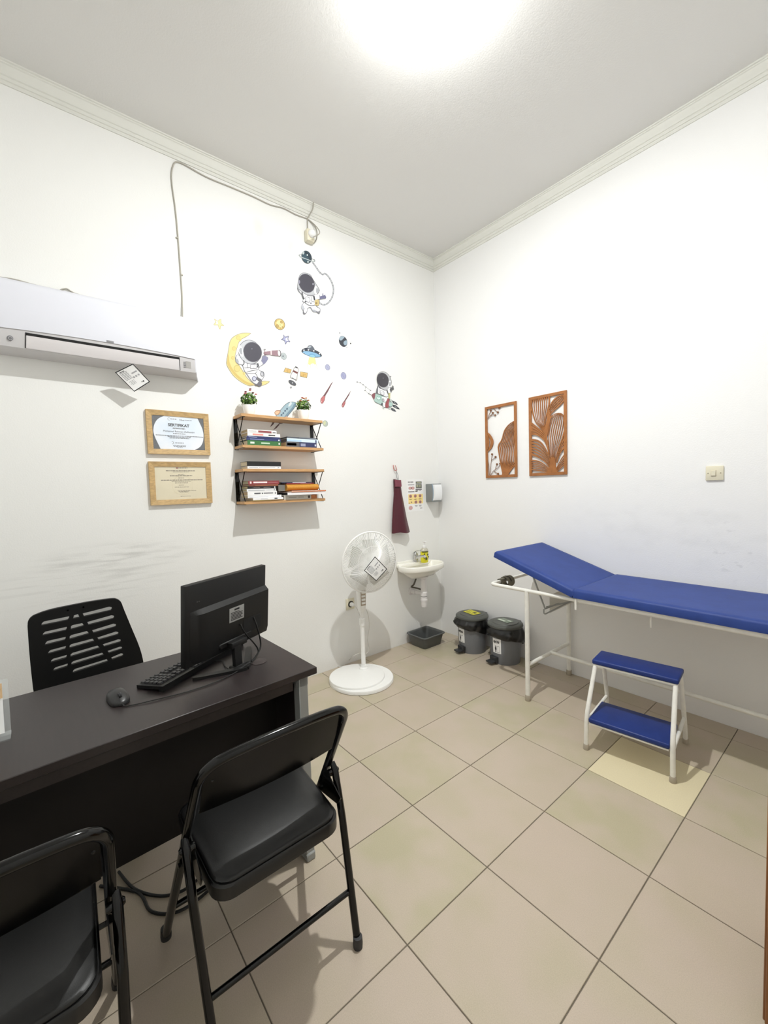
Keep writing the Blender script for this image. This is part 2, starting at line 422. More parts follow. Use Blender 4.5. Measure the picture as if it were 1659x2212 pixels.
# ------------------------------------------------------------------ monitor (seen from behind)
def build_monitor():
    L = Vector((1.230, -2.600, .806)); R = Vector((1.045, -2.236, .812)); H = .29; Wd = (R - L).length
    ax = (R - L); ax.z = 0; ax.normalize(); rz = math.atan2(ax.y, ax.x)
    mid = (L + R) / 2
    t = thing('computer_monitor', 'black flat computer monitor seen from behind on the dark desk', 'monitor', (mid.x, mid.y, DZ), rz)
    # local: x along the screen width, -y = back (to the camera), z up
    h0 = .068; h1 = h0 + H; w = Wd / 2
    TL = Matrix.Translation((0, 0, h0)) @ Matrix.Rotation(math.radians(4.5), 4, 'X') @ Matrix.Translation((0, 0, -h0))
    _INV[t.name] = TL      # the head leans back; the stand below is built upright afterwards
    bm = NB(); b2(bm, (-w, -.012, h0), (w, .012, h1), .003, 2); link('casing', bm, M_black_plastic, t)
    bm = NB(); b2(bm, (-w + .012, .0122, h0 + .016), (w - .012, .0132, h1 - .012)); link('screen', bm, mat('dark_screen', (10, 10, 12), .15), t)
    # lower rear bulge with a sloping shoulder
    def sec(s):
        zt = h0 + .175 ; zl = h0 + .006
        return [(-w + .004 , -.012, zt - .002), (-w + .004, -.012, zl), (w - .004, -.012, zl), (w - .004, -.012, zt)]
    bm = NB()
    x_a, x_b = -w + .018, w - .0015
    cs = []
    for k in range(25):
        f = k / 24; x = x_a + (x_b - x_a) * f
        e = min(1, f / .16) ; dep = .0125 + .017 * math.sin(e * PI / 2) ; zt = h0 + .196 + .008 * f
        cs.append([(x, -.011, zt), (x, -dep, zt - .016), (x, -dep, h0 + .03), (x, -dep + .006, h0 + .005), (x, -.011, h0 + .003)])
    rows = [[bm.verts.new(p) for p in c] for c in cs]
    for a, b in zip(rows, rows[1:]):
        for j in range(4): bm.faces.new((a[j], b[j], b[j + 1], a[j + 1]))
        bm.faces.new((a[4], b[4], b[0], a[0]))
    bm.faces.new(rows[0]); bm.faces.new(list(reversed(rows[-1])))
    rear = link('rear_cover', bm, M_black_plastic, t, ang=25)
    yb = -.0295
    bm = NB(); b2(bm, (-.021, yb - .001, h0 + .109), (.056, yb + .002, h0 + .164)); lb = link('rating_label', bm, mat('silver_label', (150, 150, 148), .5), rear); lb['label'] = 'silver rating label'
    bm = NB()
    for k in range(6): b2(bm, (-.014, yb - .0018, h0 + .116 + k * .0055), (-.014 + (.062, .054, .062, .060, .062, .044)[k], yb - .0009, h0 + .1182 + k * .0055))
    b2(bm, (.004, yb - .0018, h0 + .152), (.030, yb - .0009, h0 + .158)); pr_ = link('label_print', bm, M_ink, rear); pr_['label'] = 'dark print on the rating label'
    # cable bay: dark recess frame
    bm = NB(); b2(bm, (.055, yb - .0008, h0 + .040), (.157, yb + .004, h0 + .098)); link('cable_bay', bm, mat('deep_black', (5, 5, 6), .8), rear)
    bm = NB(); b2(bm, (-.07, yb - .004, h0 + .022), (.10, yb + .004, h0 + .042), .003); link('hinge_cover_rib', bm, M_black_plastic, rear)
    bm = NB()
    for sx in (-.155, -.147): tube(bm, [(sx, -.0118, h0 + .225), (sx, -.0128, h0 + .225)], .0022, 8)
    link('lock_screw', bm, mat('dull_screw', (90, 90, 90), .4, .6), t)
    # stand
    _INV.pop(t.name)
    bm = NB(); b2(bm, (-.035, -.062, h0 + .012), (.045, -.026, h0 + .036), .005, 2); link('hinge', bm, M_black_plastic, t)
    def foot(p): return Matrix.Rotation(-rz, 3, 'Z') @ (Vector(p) - Vector((mid.x, mid.y, 0)))
    ap = foot((1.232, -2.380, 0)); nk = foot((1.196, -2.398, 0))
    bm = NB(); strip(bm, fr((nk.x - .017, nk.y + .012, .008), (nk.x - .017, -.046, h0 + .022)), fr((nk.x + .017, nk.y + .012, .008), (nk.x + .017, -.046, h0 + .022)), (0, -.016, -.003)); link('neck', bm, M_black_plastic, t)
    for s, e in ((-1, foot((1.183, -2.560, 0))), (1, foot((1.035, -2.295, 0)))):
        a = Vector((ap.x, ap.y, 0)); d = (Vector((e.x, e.y, 0)) - a); n = Vector((-d.y, d.x, 0)).normalized() * .0125
        bm = NB(); A = []; B = []
        for k in range(9):
            f = k / 8; q = a + d * f; wd = n * (1 if .05 < f < .95 else .6); A.append(q - wd + Vector((0, 0, .0))); B.append(q + wd)
        strip(bm, A, B, (0, 0, .011)); link('stand_foot', bm, M_black_plastic, t)
    bm = NB(); b2(bm, (nk.x - .022, nk.y - .03, 0), (nk.x + .022, nk.y + .03, .012), .004); link('stand_hub', bm, M_black_plastic, t)
    # video and power leads drop from the bay to the grommet
    Rz = Matrix.Rotation(-rz, 3, 'Z')
    gm = Rz @ (Vector((1.186, -2.342, 0)) - Vector((mid.x, mid.y, 0)))
    bm = NB(); tube(bm, smooth_path([(.036, yb - .008, h0 + .086), (.045, yb - .02, h0 + .05), (.10, gm.y + .014, .03), (gm.x, gm.y, .004)]), .0028, 8); link('video_lead', bm, M_black_plastic, t)
    bm = NB(); tube(bm, smooth_path([(.112, yb - .008, h0 + .090), (.116, yb - .02, h0 + .05), (.122, gm.y + .02, .035), (gm.x + .004, gm.y + .004, .004)]), .003, 8); link('power_lead', bm, M_black_plastic, t)
    return t
build_monitor()

# ------------------------------------------------------------------ keyboard and mouse
def build_keyboard():
    B = Vector((1.214, -2.662, 0)); ux = Vector((-.538, .843, 0)).normalized(); rz = math.atan2(ux.y, ux.x)
    t = thing('keyboard', 'black wired keyboard lying behind the monitor on the desk', 'keyboard', (B.x, B.y, DZ), rz)
    Wk, Dk = .435, .115   # local x along the long back edge, +y towards the user
    bm = NB(); strip(bm, fr((0, 0, .022), (Wk, 0, .022)), fr((0, Dk, .013), (Wk, Dk, .013)), (0, 0, -.012)); link('case', bm, M_black_plastic, t)
    bm = NB(); b2(bm, (.002, .002, 0), (Wk - .002, .02, .012)); link('rear_foot', bm, M_black_plastic, t)
    # keys; local x = 0 is the numeric-pad end
    pitch = .0182; cols = []
    x = .010
    for k in range(4): cols.append((x + k * pitch, range(5)))
    x += 4 * pitch + .008
    for k in range(3): cols.append((x + k * pitch, (0, 1, 3, 4)))
    x += 3 * pitch + .008
    for k in range(15): cols.append((x + k * pitch, range(6)))
    M_key = mat('black_keycap', (36, 36, 38), .4)
    me = None
    for cx, rows in cols:
        for r in rows:
            yy = Dk - .012 - r * pitch
            if yy < .012: continue
            if me is None:
                b = NB(); vs = box(b, (0, 0, .003), (.0155, .0155, .006))
                for v in vs:
                    if v.co.z > .003: v.co.x *= .78; v.co.y *= .78
                me = bpy.data.meshes.new('key'); b.to_mesh(me); b.free(); me.materials.append(M_key)
            o = bpy.data.objects.new('key', me); COL.objects.link(o); o.parent = t
            o.location = (cx + pitch / 2, yy, .0222 - .009 * yy / Dk); 
    bm = NB(); tube(bm, smooth_path([(.25, .0, .008), (.26, -.03, .005), (.22, -.075, .006), (.205, -.115, .006), (.25, -.14, .012), (.305, -.138, .005)]), .0022, 6); link('cable', bm, M_black_plastic, t)
    return t
build_keyboard()
def build_mouse():
    c = Vector((1.168, -2.785, 0)); rz = .12
    t = thing('computer_mouse', 'black wired mouse on the desk beside the keyboard', 'mouse', (c.x, c.y, DZ), rz)
    bm = NB(); rows = []
    n = 14; L = .108
    for i in range(n + 1):
        f = i / n; x = -L / 2 + L * f
        w = .031 * (max(0.02, 1 - abs(2 * f - 1) ** 3.2)) ** .5 * (1 - .10 * math.sin(f * PI)); h = .037 * (max(0.015, math.sin(PI * (f * .82 + .10)))) ** .8 * (1.05 - .35 * f)
        ring = []
        for j in range(13):
            a = PI * j / 12; ring.append(bm.verts.new((x, -w * math.cos(a) * (1 + .10 * math.sin(a)), .002 + h * math.sin(a) ** .75)))
        rows.append(ring)
    for a, b in zip(rows, rows[1:]):
        for j in range(12): bm.faces.new((a[j], a[j + 1], b[j + 1], b[j]))
        bm.faces.new((a[12], a[0], b[0], b[12]))
    bm.faces.new(rows[0]); bm.faces.new(list(reversed(rows[-1])))
    link('shell', bm, mat('mouse_black', (34, 34, 35), .35), t, ang=60)
    bm = NB(); lathe(bm, [(.0001, -.004), (.009, -.004), (.0105, 0), (.009, .004), (.0001, .004)], 16, (.026, 0, .0245), rot3('X', PI / 2)); link('scroll_wheel', bm, M_dark_plastic, t)
    bm = NB()
    for y in (-.0005,): b2(bm, (.014, -.0007, .0295), (.050, .0007, .031))
    link('button_split', bm, mat('deep_black', (5, 5, 6), .8), t)
    Rz = Matrix.Rotation(-rz, 3, 'Z')
    def lc(x, y, z): q = Rz @ (Vector((x, y, 0)) - Vector((c.x, c.y, 0))); return (q.x, q.y, z)
    pts = [(.054, 0, .010), (.070, .008, .003)] + [lc(*p) for p in [(1.258, -2.69, .004), (1.268, -2.60, .003), (1.262, -2.51, .003), (1.238, -2.43, .004), (1.222, -2.375, .016), (1.20, -2.345, .006)]]
    bm = NB(); tube(bm, smooth_path(pts, 8), .0018, 6); link('cable', bm, M_black_plastic, t)
build_mouse()

# ------------------------------------------------------------------ clear sign holder at the left end of the desk
t = thing('sign_holder', 'clear acrylic sign holder with a white sheet at the desk edge', 'sign holder', (1.165, -3.15, DZ), 0)
M_acr = glass_mat('clear_acrylic', (225, 230, 230), .22)
lean = .02
bm = NB(); b2(bm, (.0, -.11, .0), (.055, .105, .004)); link('base', bm, M_acr, t)
bm = NB(); strip(bm, fr((.020, -.11, .003), (-.012, -.11, .152)), fr((.020, .105, .003), (-.012, .105, .152)), (.003, 0, 0)); link('panel', bm, M_acr, t)
bm = NB(); strip(bm, fr((.0255, -.108, .012), (-.0045, -.108, .145)), fr((.0255, .092, .012), (-.0045, .092, .145)), (.0006, 0, 0)); sh = link('sheet', bm, M_paper, t)
bm = NB(); strip(bm, fr((.0062, -.108, .1055), (-.0040, -.108, .1450)), fr((.0062, .092, .1055), (-.0040, .092, .1450)), (.0008, 0, 0)); link('header_print', bm, mat('tan_print', (214, 180, 138), .7), sh)
bm = NB()
for k, (ya, yb2) in enumerate([(.06, .085), (.066, .088), (.05, .08), (.068, .084)]):
    z = .137 - k * .008; x = .0268 - (z - .012) * .2256 + .0005
    b2(bm, (x - .0012, ya, z - .002), (x + .0006, yb2, z + .002))
link('small_print', bm, mat('brown_print', (140, 96, 60), .7), sh)

# ------------------------------------------------------------------ folding chairs
def build_folding_chair():
    t = thing('folding_chair', 'black steel folding chair with padded seat, nearer the desk corner', 'chair', (1.54, -2.480, 0), PI / 2)
    # local: y forward (towards the desk), x to the right
    def side(s):
        return [(s * .236, .212, .012), (s * .220, .0, .40), (s * .208, -.165, .695), (s * .150, -.208, .772)]
    pr = side(1); pl_ = side(-1)
    path = round_path([pr[0], pr[1]], .01)[:-1]
    arc = [pr[0], pr[1], (.212, -.150, .668), (.206, -.185, .728), (.184, -.202, .757), (.150, -.2095, .7685), (.08, -.215, .775), (0, -.217, .777)]
    full = arc + [(-x, y, z) for (x, y, z) in reversed(arc[:-1])]
    pts = fr(full[0]) + [Vector(full[0]).lerp(Vector(full[1]), .5)] + smooth_path(full[1:-1], 6) + [Vector(full[-1]).lerp(Vector(full[-2]), .5)] + fr(full[-1])
    bm = NB(); tube(bm, pts, .0125, 12); link('frame_tube', bm, M_black_metal, t)
    # stamped steel backrest, curved, rolled lower edge
    bm = NB(); A = []; B = []; n = 16
    for k in range(n + 1):
        f = k / n; x = -.198 + .396 * f; u = abs(2 * f - 1)
        bow = -.020 * (1 - u * u)
        zb = .598 + .004 * (1 - u * u); yb_ = -.112 + bow - .01
        zt = .757 - .020 * u ** 3.5; yt = -.200 + .014 * u ** 3 
        A.append((x, yb_, zb)); B.append((x, yt + bow * .3, zt))
    rows = []
    for a, b in zip(A, B):
        a = Vector(a); b = Vector(b); rows.append([a + Vector((0, .012, .004))] + [a.lerp(b, f) for f in (0, .08, .3, .6, .85, 1)])
    V = [[bm.verts.new(p) for p in r] for r in rows]
    for a, b in zip(V, V[1:]):
        for j in range(len(a) - 1): bm.faces.new((a[j], a[j + 1], b[j + 1], b[j]))
    bmesh.ops.solidify(bm, geom=bm.faces[:], thickness=.0025)
    bk = link('backrest', bm, M_black_metal, t, ang=50)
    bm = NB(); tube(bm, [Vector(a) + Vector((0, .006, .0)) for a in A], .005, 8); link('rolled_edge', bm, M_black_metal, bk)
    for sx in (-.185, .185):
        bm = NB(); lathe(bm, [(.0001, .002), (.003, .0015), (.004, 0), (.0001, 0)], 10, (sx, -.2065, .722), rot3('X', PI / 2)); link('rivet', bm, M_black_metal, bk)
    # rear legs with pivots, cross bars, feet
    for s in (1, -1):
        bm = NB(); tube(bm, [(s * .226, -.072, .515), (s * .226, -.088, .495), (s * .224, -.125, .36), (s * .211, -.207, .01)], [.008, .0115, .0115, .0115], 12); lg = link('rear_leg', bm, M_black_metal, t)
        bm = NB(); lathe(bm, [(.0001, 0), (.0145, 0), (.0155, .012), (.014, .034), (.0001, .035)], 14, (s * .211, -.2085, 0)); link('foot_cap', bm, M_dark_plastic, lg)
        bm = NB(); lathe(bm, [(.0001, -.018), (.011, -.018), (.011, .014), (.006, .02), (.0001, .02)], 12, (s * .222, -.082, .49), rot3('Y', s * PI / 2)); link('pivot_bolt', bm, M_black_metal, lg)
        bm = NB(); lathe(bm, [(.0001, 0), (.0155, 0), (.0165, .012), (.015, .034), (.0001, .035)], 14, (s * .236, .213, 0)); link('foot_cap', bm, M_dark_plastic, t)
        bm = NB(); strip(bm, fr((s * .2045, -.150, .445), (s * .2045, -.06, .50)), fr((s * .2045, -.130, .415), (s * .2045, -.02, .40)), (s * .003, 0, 0)); link('side_plate', bm, M_black_metal, t)
    bm = NB(); tube(bm, [(.216, -.170, .150), (-.216, -.170, .150)], .0085, 10); link('rear_crossbar', bm, M_black_metal, t)
    bm = NB(); tube(bm, [(.230, .128, .165), (-.230, .128, .165)], .0085, 10); link('front_crossbar', bm, M_black_metal, t)
    # seat: steel pan with padded vinyl top, sloping back a little
    def seat_outline(k=0.0):
        r = .05; o = []
        yb_, yf, wb, wf = -.185 + k, .170 - k, .188 - k, .198 - k
        corners = [((wb - r, yb_ + r), -90), ((wf - r, yf - r), 0), ((-wf + r, yf - r), 90), ((-wb + r, yb_ + r), 180)]
        for (cx, cy), a0 in corners:
            for j in range(7):
                a = math.radians(a0 + 90 * j / 6); o.append((cx + r * math.cos(a), cy + r * math.sin(a)))
        return o
    def ring(k, z, bm): return [bm.verts.new((x, y, z + y * .06)) for x, y in seat_outline(k)]
    bm = NB(); R_ = [ring(.006, .386, bm), ring(0, .392, bm), ring(0, .425, bm), ring(.004, .430, bm)]
    for a, b in zip(R_, R_[1:]):
        for j in range(len(a)): bm.faces.new((a[j], a[(j + 1) % len(a)], b[(j + 1) % len(a)], b[j]))
    bm.faces.new(list(reversed(R_[0]))); bm.faces.new(R_[-1]); st = link('seat_pan', bm, mat('black_satin_steel', (8, 8, 8), .35), t)
    bm = NB(); R_ = [ring(.008, .428, bm), ring(.006, .434, bm), ring(.012, .440, bm), ring(.016, .4395, bm), ring(.030, .447, bm), ring(.06, .452, bm), ring(.11, .455, bm)]
    for a, b in zip(R_, R_[1:]):
        for j in range(len(a)): bm.faces.new((a[j], a[(j + 1) % len(a)], b[(j + 1) % len(a)], b[j]))
    bm.faces.new(R_[-1]); link('seat_cushion', bm, M_black_vinyl, t, ang=70)
    for s in (1, -1):
        bm = NB(); tube(bm, [(s * .19, -.02, .405), (s * .234, -.02, .405)], .006, 8); link('seat_pin', bm, M_black_metal, t)
    return t
ch = build_folding_chair()
copy_thing(ch, 'black steel folding chair cut off at the bottom left, furthest from the sink', (1.590, -3.088, 0), PI / 2)
for o in (ch,): o['group'] = 'folding chairs in front of the desk'
for o in COL.objects:
    if o.name == 'folding_chair.001': o['group'] = 'folding chairs in front of the desk'

# ------------------------------------------------------------------ office chair behind the desk
def build_office_chair():
    X = .45
    t = thing('office_chair', 'black mesh-back office chair between the desk and the left wall', 'office chair', (.52, -2.80, 0), world=True)
    ox, oy, sc = 40, 1280, 5.925
    def q(a, b, x=X):
        return at(ox + a / sc, oy + b / sc, 0, x - (b - 300) * 0.00006)
    out = [(118, 420), (125, 360), (160, 310), (230, 270), (420, 210), (800, 135), (1000, 102), (1180, 80), (1255, 85), (1310, 125), (1345, 210), (1440, 440), (1540, 680), (1590, 850), (1610, 1000), (1590, 1120),
           (1300, 1180), (900, 1260), (500, 1320), (250, 1330), (205, 1290), (175, 1090), (140, 740)]
    rows = [(290, 405, 318, 655, 262, 320), ]
    slots = [
        [(290, 412), (318, 360), (648, 296), (655, 320), (640, 344), (290, 412)], 
    ]
    S = []   # each slot: 4+ corner polygon in crop pixels
    S += [[(287, 413), (296, 382), (322, 358), (652, 294), (650, 322), (630, 346)], [(303, 540), (312, 512), (340, 487), (622, 428), (620, 456), (604, 478)],
          [(332, 662), (345, 630), (368, 606), (606, 556), (606, 584), (592, 602)], [(370, 776), (384, 744), (408, 722), (610, 672), (608, 698), (598, 716)],
          [(405, 885), (416, 856), (440, 834), (622, 786), (618, 812), (610, 828)], [(440, 992), (450, 962), (474, 942), (634, 896), (630, 922), (622, 938)]]
    S += [[(694, 328), (708, 284), (762, 268), (784, 314)], [(666, 468), (668, 424), (690, 408), (815, 384), (842, 420)], [(650, 592), (652, 552), (676, 534), (876, 486), (908, 522)],
          [(650, 706), (652, 668), (676, 650), (946, 584), (976, 618)], [(662, 816), (664, 782), (690, 762), (1010, 674), (1044, 706)], [(672, 920), (674, 890), (700, 868), (1070, 766), (1100, 796)], [(690, 1020), (695, 990), (720, 968), (1130, 848), (1150, 880)]]
    S += [[(836, 304), (816, 262), (1160, 178), (1192, 184), (1200, 206), (1184, 228)], [(894, 412), (874, 372), (1190, 288), (1220, 294), (1230, 314), (1216, 334)], [(958, 516), (938, 478), (1216, 396), (1246, 404), (1256, 422), (1242, 440)],
          [(1024, 606), (1004, 572), (1244, 498), (1274, 504), (1286, 520), (1272, 540)], [(1096, 692), (1072, 660), (1276, 598), (1306, 602), (1316, 616), (1304, 636)], [(1158, 776), (1134, 746), (1300, 692), (1324, 696), (1334, 710), (1322, 728)], [(1196, 860), (1186, 830), (1310, 778), (1336, 782), (1346, 796), (1334, 816)]]
    cu = bpy.data.curves.new('chair_back_outline', 'CURVE'); cu.dimensions = '2D'; cu.fill_mode = 'BOTH'; cu.extrude = .0045; cu.bevel_depth = .0008; cu.bevel_resolution = 0; cu.resolution_u = 3
    c0 = q(860, 700); ey = (q(1240, 640) - q(400, 760)); ey.z = 0
    ey = Vector((0, 1, 0)); ez = (q(860, 300) - q(860, 1100)); ez.y = 0; ez.normalize(); en = ey.cross(ez)
    def uv(a, b): p = q(a, b) - c0; return (p.dot(ey), p.dot(ez))
    for i, pl_ in enumerate([out] + S):
        sp = cu.splines.new('POLY'); P = [uv(*p) for p in pl_]
        if i == 0: P = [(v.x, v.y) for v in smooth_path([(x, y, 0) for x, y in P + [P[0]]], 4)][:-1]
        sp.points.add(len(P) - 1)
        for k, (x, y) in enumerate(P): sp.points[k].co = (x, y, 0, 1)
        sp.use_cyclic_u = True
    ob = bpy.data.objects.new('src', cu); COL.objects.link(ob)
    me = bpy.data.meshes.new_from_object(ob.evaluated_get(bpy.context.evaluated_depsgraph_get()))
    bm = NB(); bm.from_mesh(me); M = basis(ey, ez, en).to_4x4(); M.translation = c0; bm.transform(M)
    bpy.data.objects.remove(ob); bpy.data.curves.remove(cu); bpy.data.meshes.remove(me)
    bk = link('backrest', bm, mat('office_chair_black', (11, 11, 11), .6, bump=.1, bscale=600), t)
    # mesh net stretched behind the slots
    M = bpy.data.materials.new('grey_net'); M.use_nodes = True; nt = M.node_tree; b = nt.nodes['Principled BSDF']; b.inputs['Base Color'].default_value = lin((20, 20, 20)); b.inputs['Roughness'].default_value = .9
    tr = nt.nodes.new('ShaderNodeBsdfTransparent'); mx = nt.nodes.new('ShaderNodeMixShader'); mx.inputs[0].default_value = .52
    nt.links.new(tr.outputs[0], mx.inputs[1]); nt.links.new(b.outputs[0], mx.inputs[2]); nt.links.new(mx.outputs[0], nt.nodes['Material Output'].inputs['Surface'])
    bm = NB(); bm.faces.new([bm.verts.new(c0 + ey * x + ez * y - en * .004) for x, y in [uv(230, 380), uv(1240, 150), uv(1400, 850), uv(1120, 930), uv(440, 1060)]]); link('net', bm, M, bk)
    bm = NB()
    for a, b_ in ((630, 222), (830, 180)):
        p = q(a, b_) + en * .0055; tube(bm, [p, p + en * .002], .004, 8)
    link('back_screw', bm, M_black_metal, bk)
    cx, cy = .62, -2.80
    bm = NB(); tube(bm, smooth_path([(c0.x - .055, cy, .60), (c0.x - .055, cy, .50), (.47, cy, .41), (.60, cy, .39)]), .018, 10); link('back_support', bm, M_black_plastic, t)
    bm = NB(); b2(bm, (.40, -3.04, .405), (.845, -2.56, .47), .03, 3); link('seat', bm, mat('office_chair_black', (11, 11, 11), .6), t)
    bm = NB(); lathe(bm, [(.028, .06), (.028, .25), (.02, .25), (.02, .405)], 16, (cx, cy, 0)); link('gas_column', bm, M_black_plastic, t)
    for k in range(5):
        a = 2 * PI * k / 5 + .3; d = Vector((math.cos(a), math.sin(a), 0)); c = Vector((cx, cy, 0))
        bm = NB(); tube(bm, [c + Vector((0, 0, .10)), c + d * .16 + Vector((0, 0, .085)), c + d * .27 + Vector((0, 0, .062))], [.024, .02, .014], 10); lg = link('base_arm', bm, M_black_plastic, t)
        bm = NB(); lathe(bm, [(.0001, -.02), (.02, -.02), (.0255, -.012), (.0255, .012), (.02, .02), (.0001, .02)], 16, c + d * .27 + Vector((0, 0, .0255)), rot3('X', PI / 2)); link('castor', bm, M_dark_plastic, lg)
build_office_chair()

# ------------------------------------------------------------------ cable on the floor under the desk
bm = NB()
tube(bm, smooth_path([(.98, -2.86, .006), (1.10, -2.76, .006), (1.21, -2.735, .006), (1.27, -2.66, .006), (1.25, -2.55, .006), (1.17, -2.47, .006), (1.06, -2.45, .006)], 8), .005, 8)
tube(bm, smooth_path([(.96, -2.80, .007), (1.08, -2.765, .007), (1.17, -2.70, .007), (1.20, -2.63, .007), (1.17, -2.56, .007), (1.06, -2.52, .007)], 8), .005, 8)
tag(link('power_cable', bm, M_black_plastic), 'black looped power cable lying on the floor tiles under the desk', 'cable')

# ------------------------------------------------------------------ brown cabinet just inside the right edge of the frame
t = thing('wooden_cabinet', 'brown wooden side cabinet barely showing at the right frame edge', 'cabinet', (2.80, -1.40, 0), 0)
M_brown = mat('brown_wood', (150, 98, 52), .5, var=.2, vscale=12, stretch=(8, 8, 1))
x0c, x1c, y0c, y1c, h = -.2155, .22, -.23, .17, .726
bm = NB(); b2(bm, (x0c, y0c + .006, .05), (x1c, y1c, h - .02), .002); bd = link('carcass', bm, M_brown, t)
bm = NB(); b2(bm, (x0c, y0c, h - .02), (x1c, y1c, h), .002); link('top', bm, M_brown, t)
bm = NB(); b2(bm, (x0c + .02, y0c + .03, 0), (x1c - .02, y1c - .01, .05)); link('plinth', bm, M_brown, t)
bm = NB(); b2(bm, (x0c + .006, y0c - .012, .06), (x1c - .006, y0c + .006, h - .03), .002); dr = link('door', bm, M_brown, t)
bm = NB(); lathe(bm, [(.008, 0), (.006, .012), (.013, .02), (.011, .028), (.0001, .029)], 14, (x1c - .05, y0c - .012, .45), rot3('X', PI / 2)); link('knob', bm, M_chrome, dr)

# ------------------------------------------------------------------ examination bed along the right wall
t = thing('examination_bed', 'blue vinyl examination bed on white tube legs with raised head end', 'bed', (1.93, -.30, 0), world=True)
RZb = .722; yn, yf = -.572, -.035
bm = NB(); tube(bm, round_path([(1.012, yn, RZb), (2.86, yn, RZb), (2.86, yf, RZb), (1.012, yf, RZb)], .035, 5, True), .0125, 12, closed=True)
fm = link('frame', bm, M_white_metal, t)
for x in (1.60, 2.22, 2.80):
    bm = NB(); tube(bm, [(x, yn, RZb - .002), (x, yf, RZb - .002)], .010, 8); link('cross_tube', bm, M_white_metal, fm)
M_foot = mat('worn_clear_rubber', (168, 158, 142), .5)
for x in (1.289, 2.62):
    for y in (yn - .002, yf + .004):
        bm = NB(); tube(bm, [(x, y, .03), (x, y, RZb)], .0150, 14); lg = link('leg', bm, M_white_metal, t)
        bm = NB(); lathe(bm, [(.0001, 0), (.0175, 0), (.0185, .006), (.0182, .034), (.0155, .038)], 16, (x, y, 0)); link('rubber_foot', bm, M_foot, lg)
    bm = NB(); tube(bm, [(x, yn, .235), (x, yf, .235)], .0125, 12); link('crossbar', bm, M_white_metal, t)
bm = NB(); tube(bm, [(1.289, -.29, .241), (2.62, -.29, .241)], .0115, 12); link('stretcher', bm, M_white_metal, t)
def cushion(bm, M, L, Wd, H, r=.013):
    """pillow-edged pad: local x along, y across, z up from 0"""
    nx, ny = 28, 12
    def f(a, n): return a / n
    top = {}; bot = {}
    for i in range(nx + 1):
        for j in range(ny + 1):
            u = -1 + 2 * i / nx; v = -1 + 2 * j / ny
            # cluster near edges
            u = math.sin(u * PI / 2); v = math.sin(v * PI / 2)
            ex = min(1, (1 - abs(u)) * L / 2 / r); ey = min(1, (1 - abs(v)) * Wd / 2 / r)
            e = min(ex, ey); rr = 1 - (1 - math.sqrt(max(0, 1 - (1 - e) ** 2)))
            z = H - r + r * rr + .002 * (1 - u * u) * (1 - v * v)
            top[i, j] = bm.verts.new(M @ Vector((u * L / 2, v * Wd / 2, z)))
            bot[i, j] = bm.verts.new(M @ Vector((u * L / 2 * .995, v * Wd / 2 * .995, 0)))
    for i in range(nx):
        for j in range(ny):
            bm.faces.new((top[i, j], top[i + 1, j], top[i + 1, j + 1], top[i, j + 1]))
            bm.faces.new((bot[i, j], bot[i, j + 1], bot[i + 1, j + 1], bot[i + 1, j]))
    for i in range(nx):
        bm.faces.new((top[i, 0], bot[i, 0], bot[i + 1, 0], top[i + 1, 0])); bm.faces.new((top[i, ny], top[i + 1, ny], bot[i + 1, ny], bot[i, ny]))
    for j in range(ny):
        bm.faces.new((top[0, j], top[0, j + 1], bot[0, j + 1], bot[0, j])); bm.faces.new((top[nx, j], bot[nx, j], bot[nx, j + 1], top[nx, j + 1]))
Mm = Matrix.Translation((2.225, -.304, RZb + .017))
bm = NB(); cushion(bm, Mm, 1.255, .592, .050); mp_ = link('mattress_pad', bm, M_blue_vinyl, t, ang=75)
bm = NB(); b2(bm, (1.605, -.585, RZb + .006), (2.85, -.02, RZb + .0175)); link('base_board', bm, M_white_metal, t)
hx, hz = 1.597, .738; ang = math.atan2(.918 - hz, hx - 1.055)
Mh = Matrix.Translation((hx, -.304, hz)) @ Matrix.Rotation(ang, 4, 'Y') @ Matrix.Translation((-.286, 0, .0))
bm = NB(); cushion(bm, Mh, .570, .592, .046); link('headrest_pad', bm, M_blue_vinyl, t, ang=75)
bm = NB(); vs = b2(bm, (-.25, -.262, -.012), (.275, .27, -.001)); bm.transform(Mh); link('headrest_board', bm, M_white_metal, t)
bm = NB(); Mp = Mh
tube(bm, [Mp @ Vector((-.06, -.18, -.012)), (1.36, -.48, .60), (1.36, -.12, .60), Mp @ Vector((-.06, .19, -.012))], .006, 8)
link('support_bracket', bm, M_grey_metal, t)
bm = NB()
P = fr((1.325, -.36, .66), (1.44, -.20, .73), (1.44, -.20, .62), (1.325, -.36, .54))
prism(bm, P, (.003, .003, 0)); link('ratchet_plate', bm, mat('dusty_white_metal', (206, 204, 196), .5), t)
bm = NB(); tube(bm, smooth_path([(1.335, -.45, .585), (1.345, -.46, .56), (1.37, -.42, .575), (1.48, -.20, .665), (1.50, -.15, .70)]), .0045, 8); tube(bm, [(1.345, -.44, .60), (1.60, -.16, .68)], .005, 8); link('ratchet_rod', bm, M_grey_metal, t)
bm = NB(); tube(bm, [(1.612, yn - .016, RZb + .012), (1.612, yn - .016, RZb - .052)], .0065, 10); link('hinge_pin', bm, M_white_metal, t)
bm = NB(); tube(bm, [(1.985, yn + .02, RZb - .01), (1.985, yn + .02, RZb - .075)], .004, 8); link('hook', bm, M_white_metal, t)

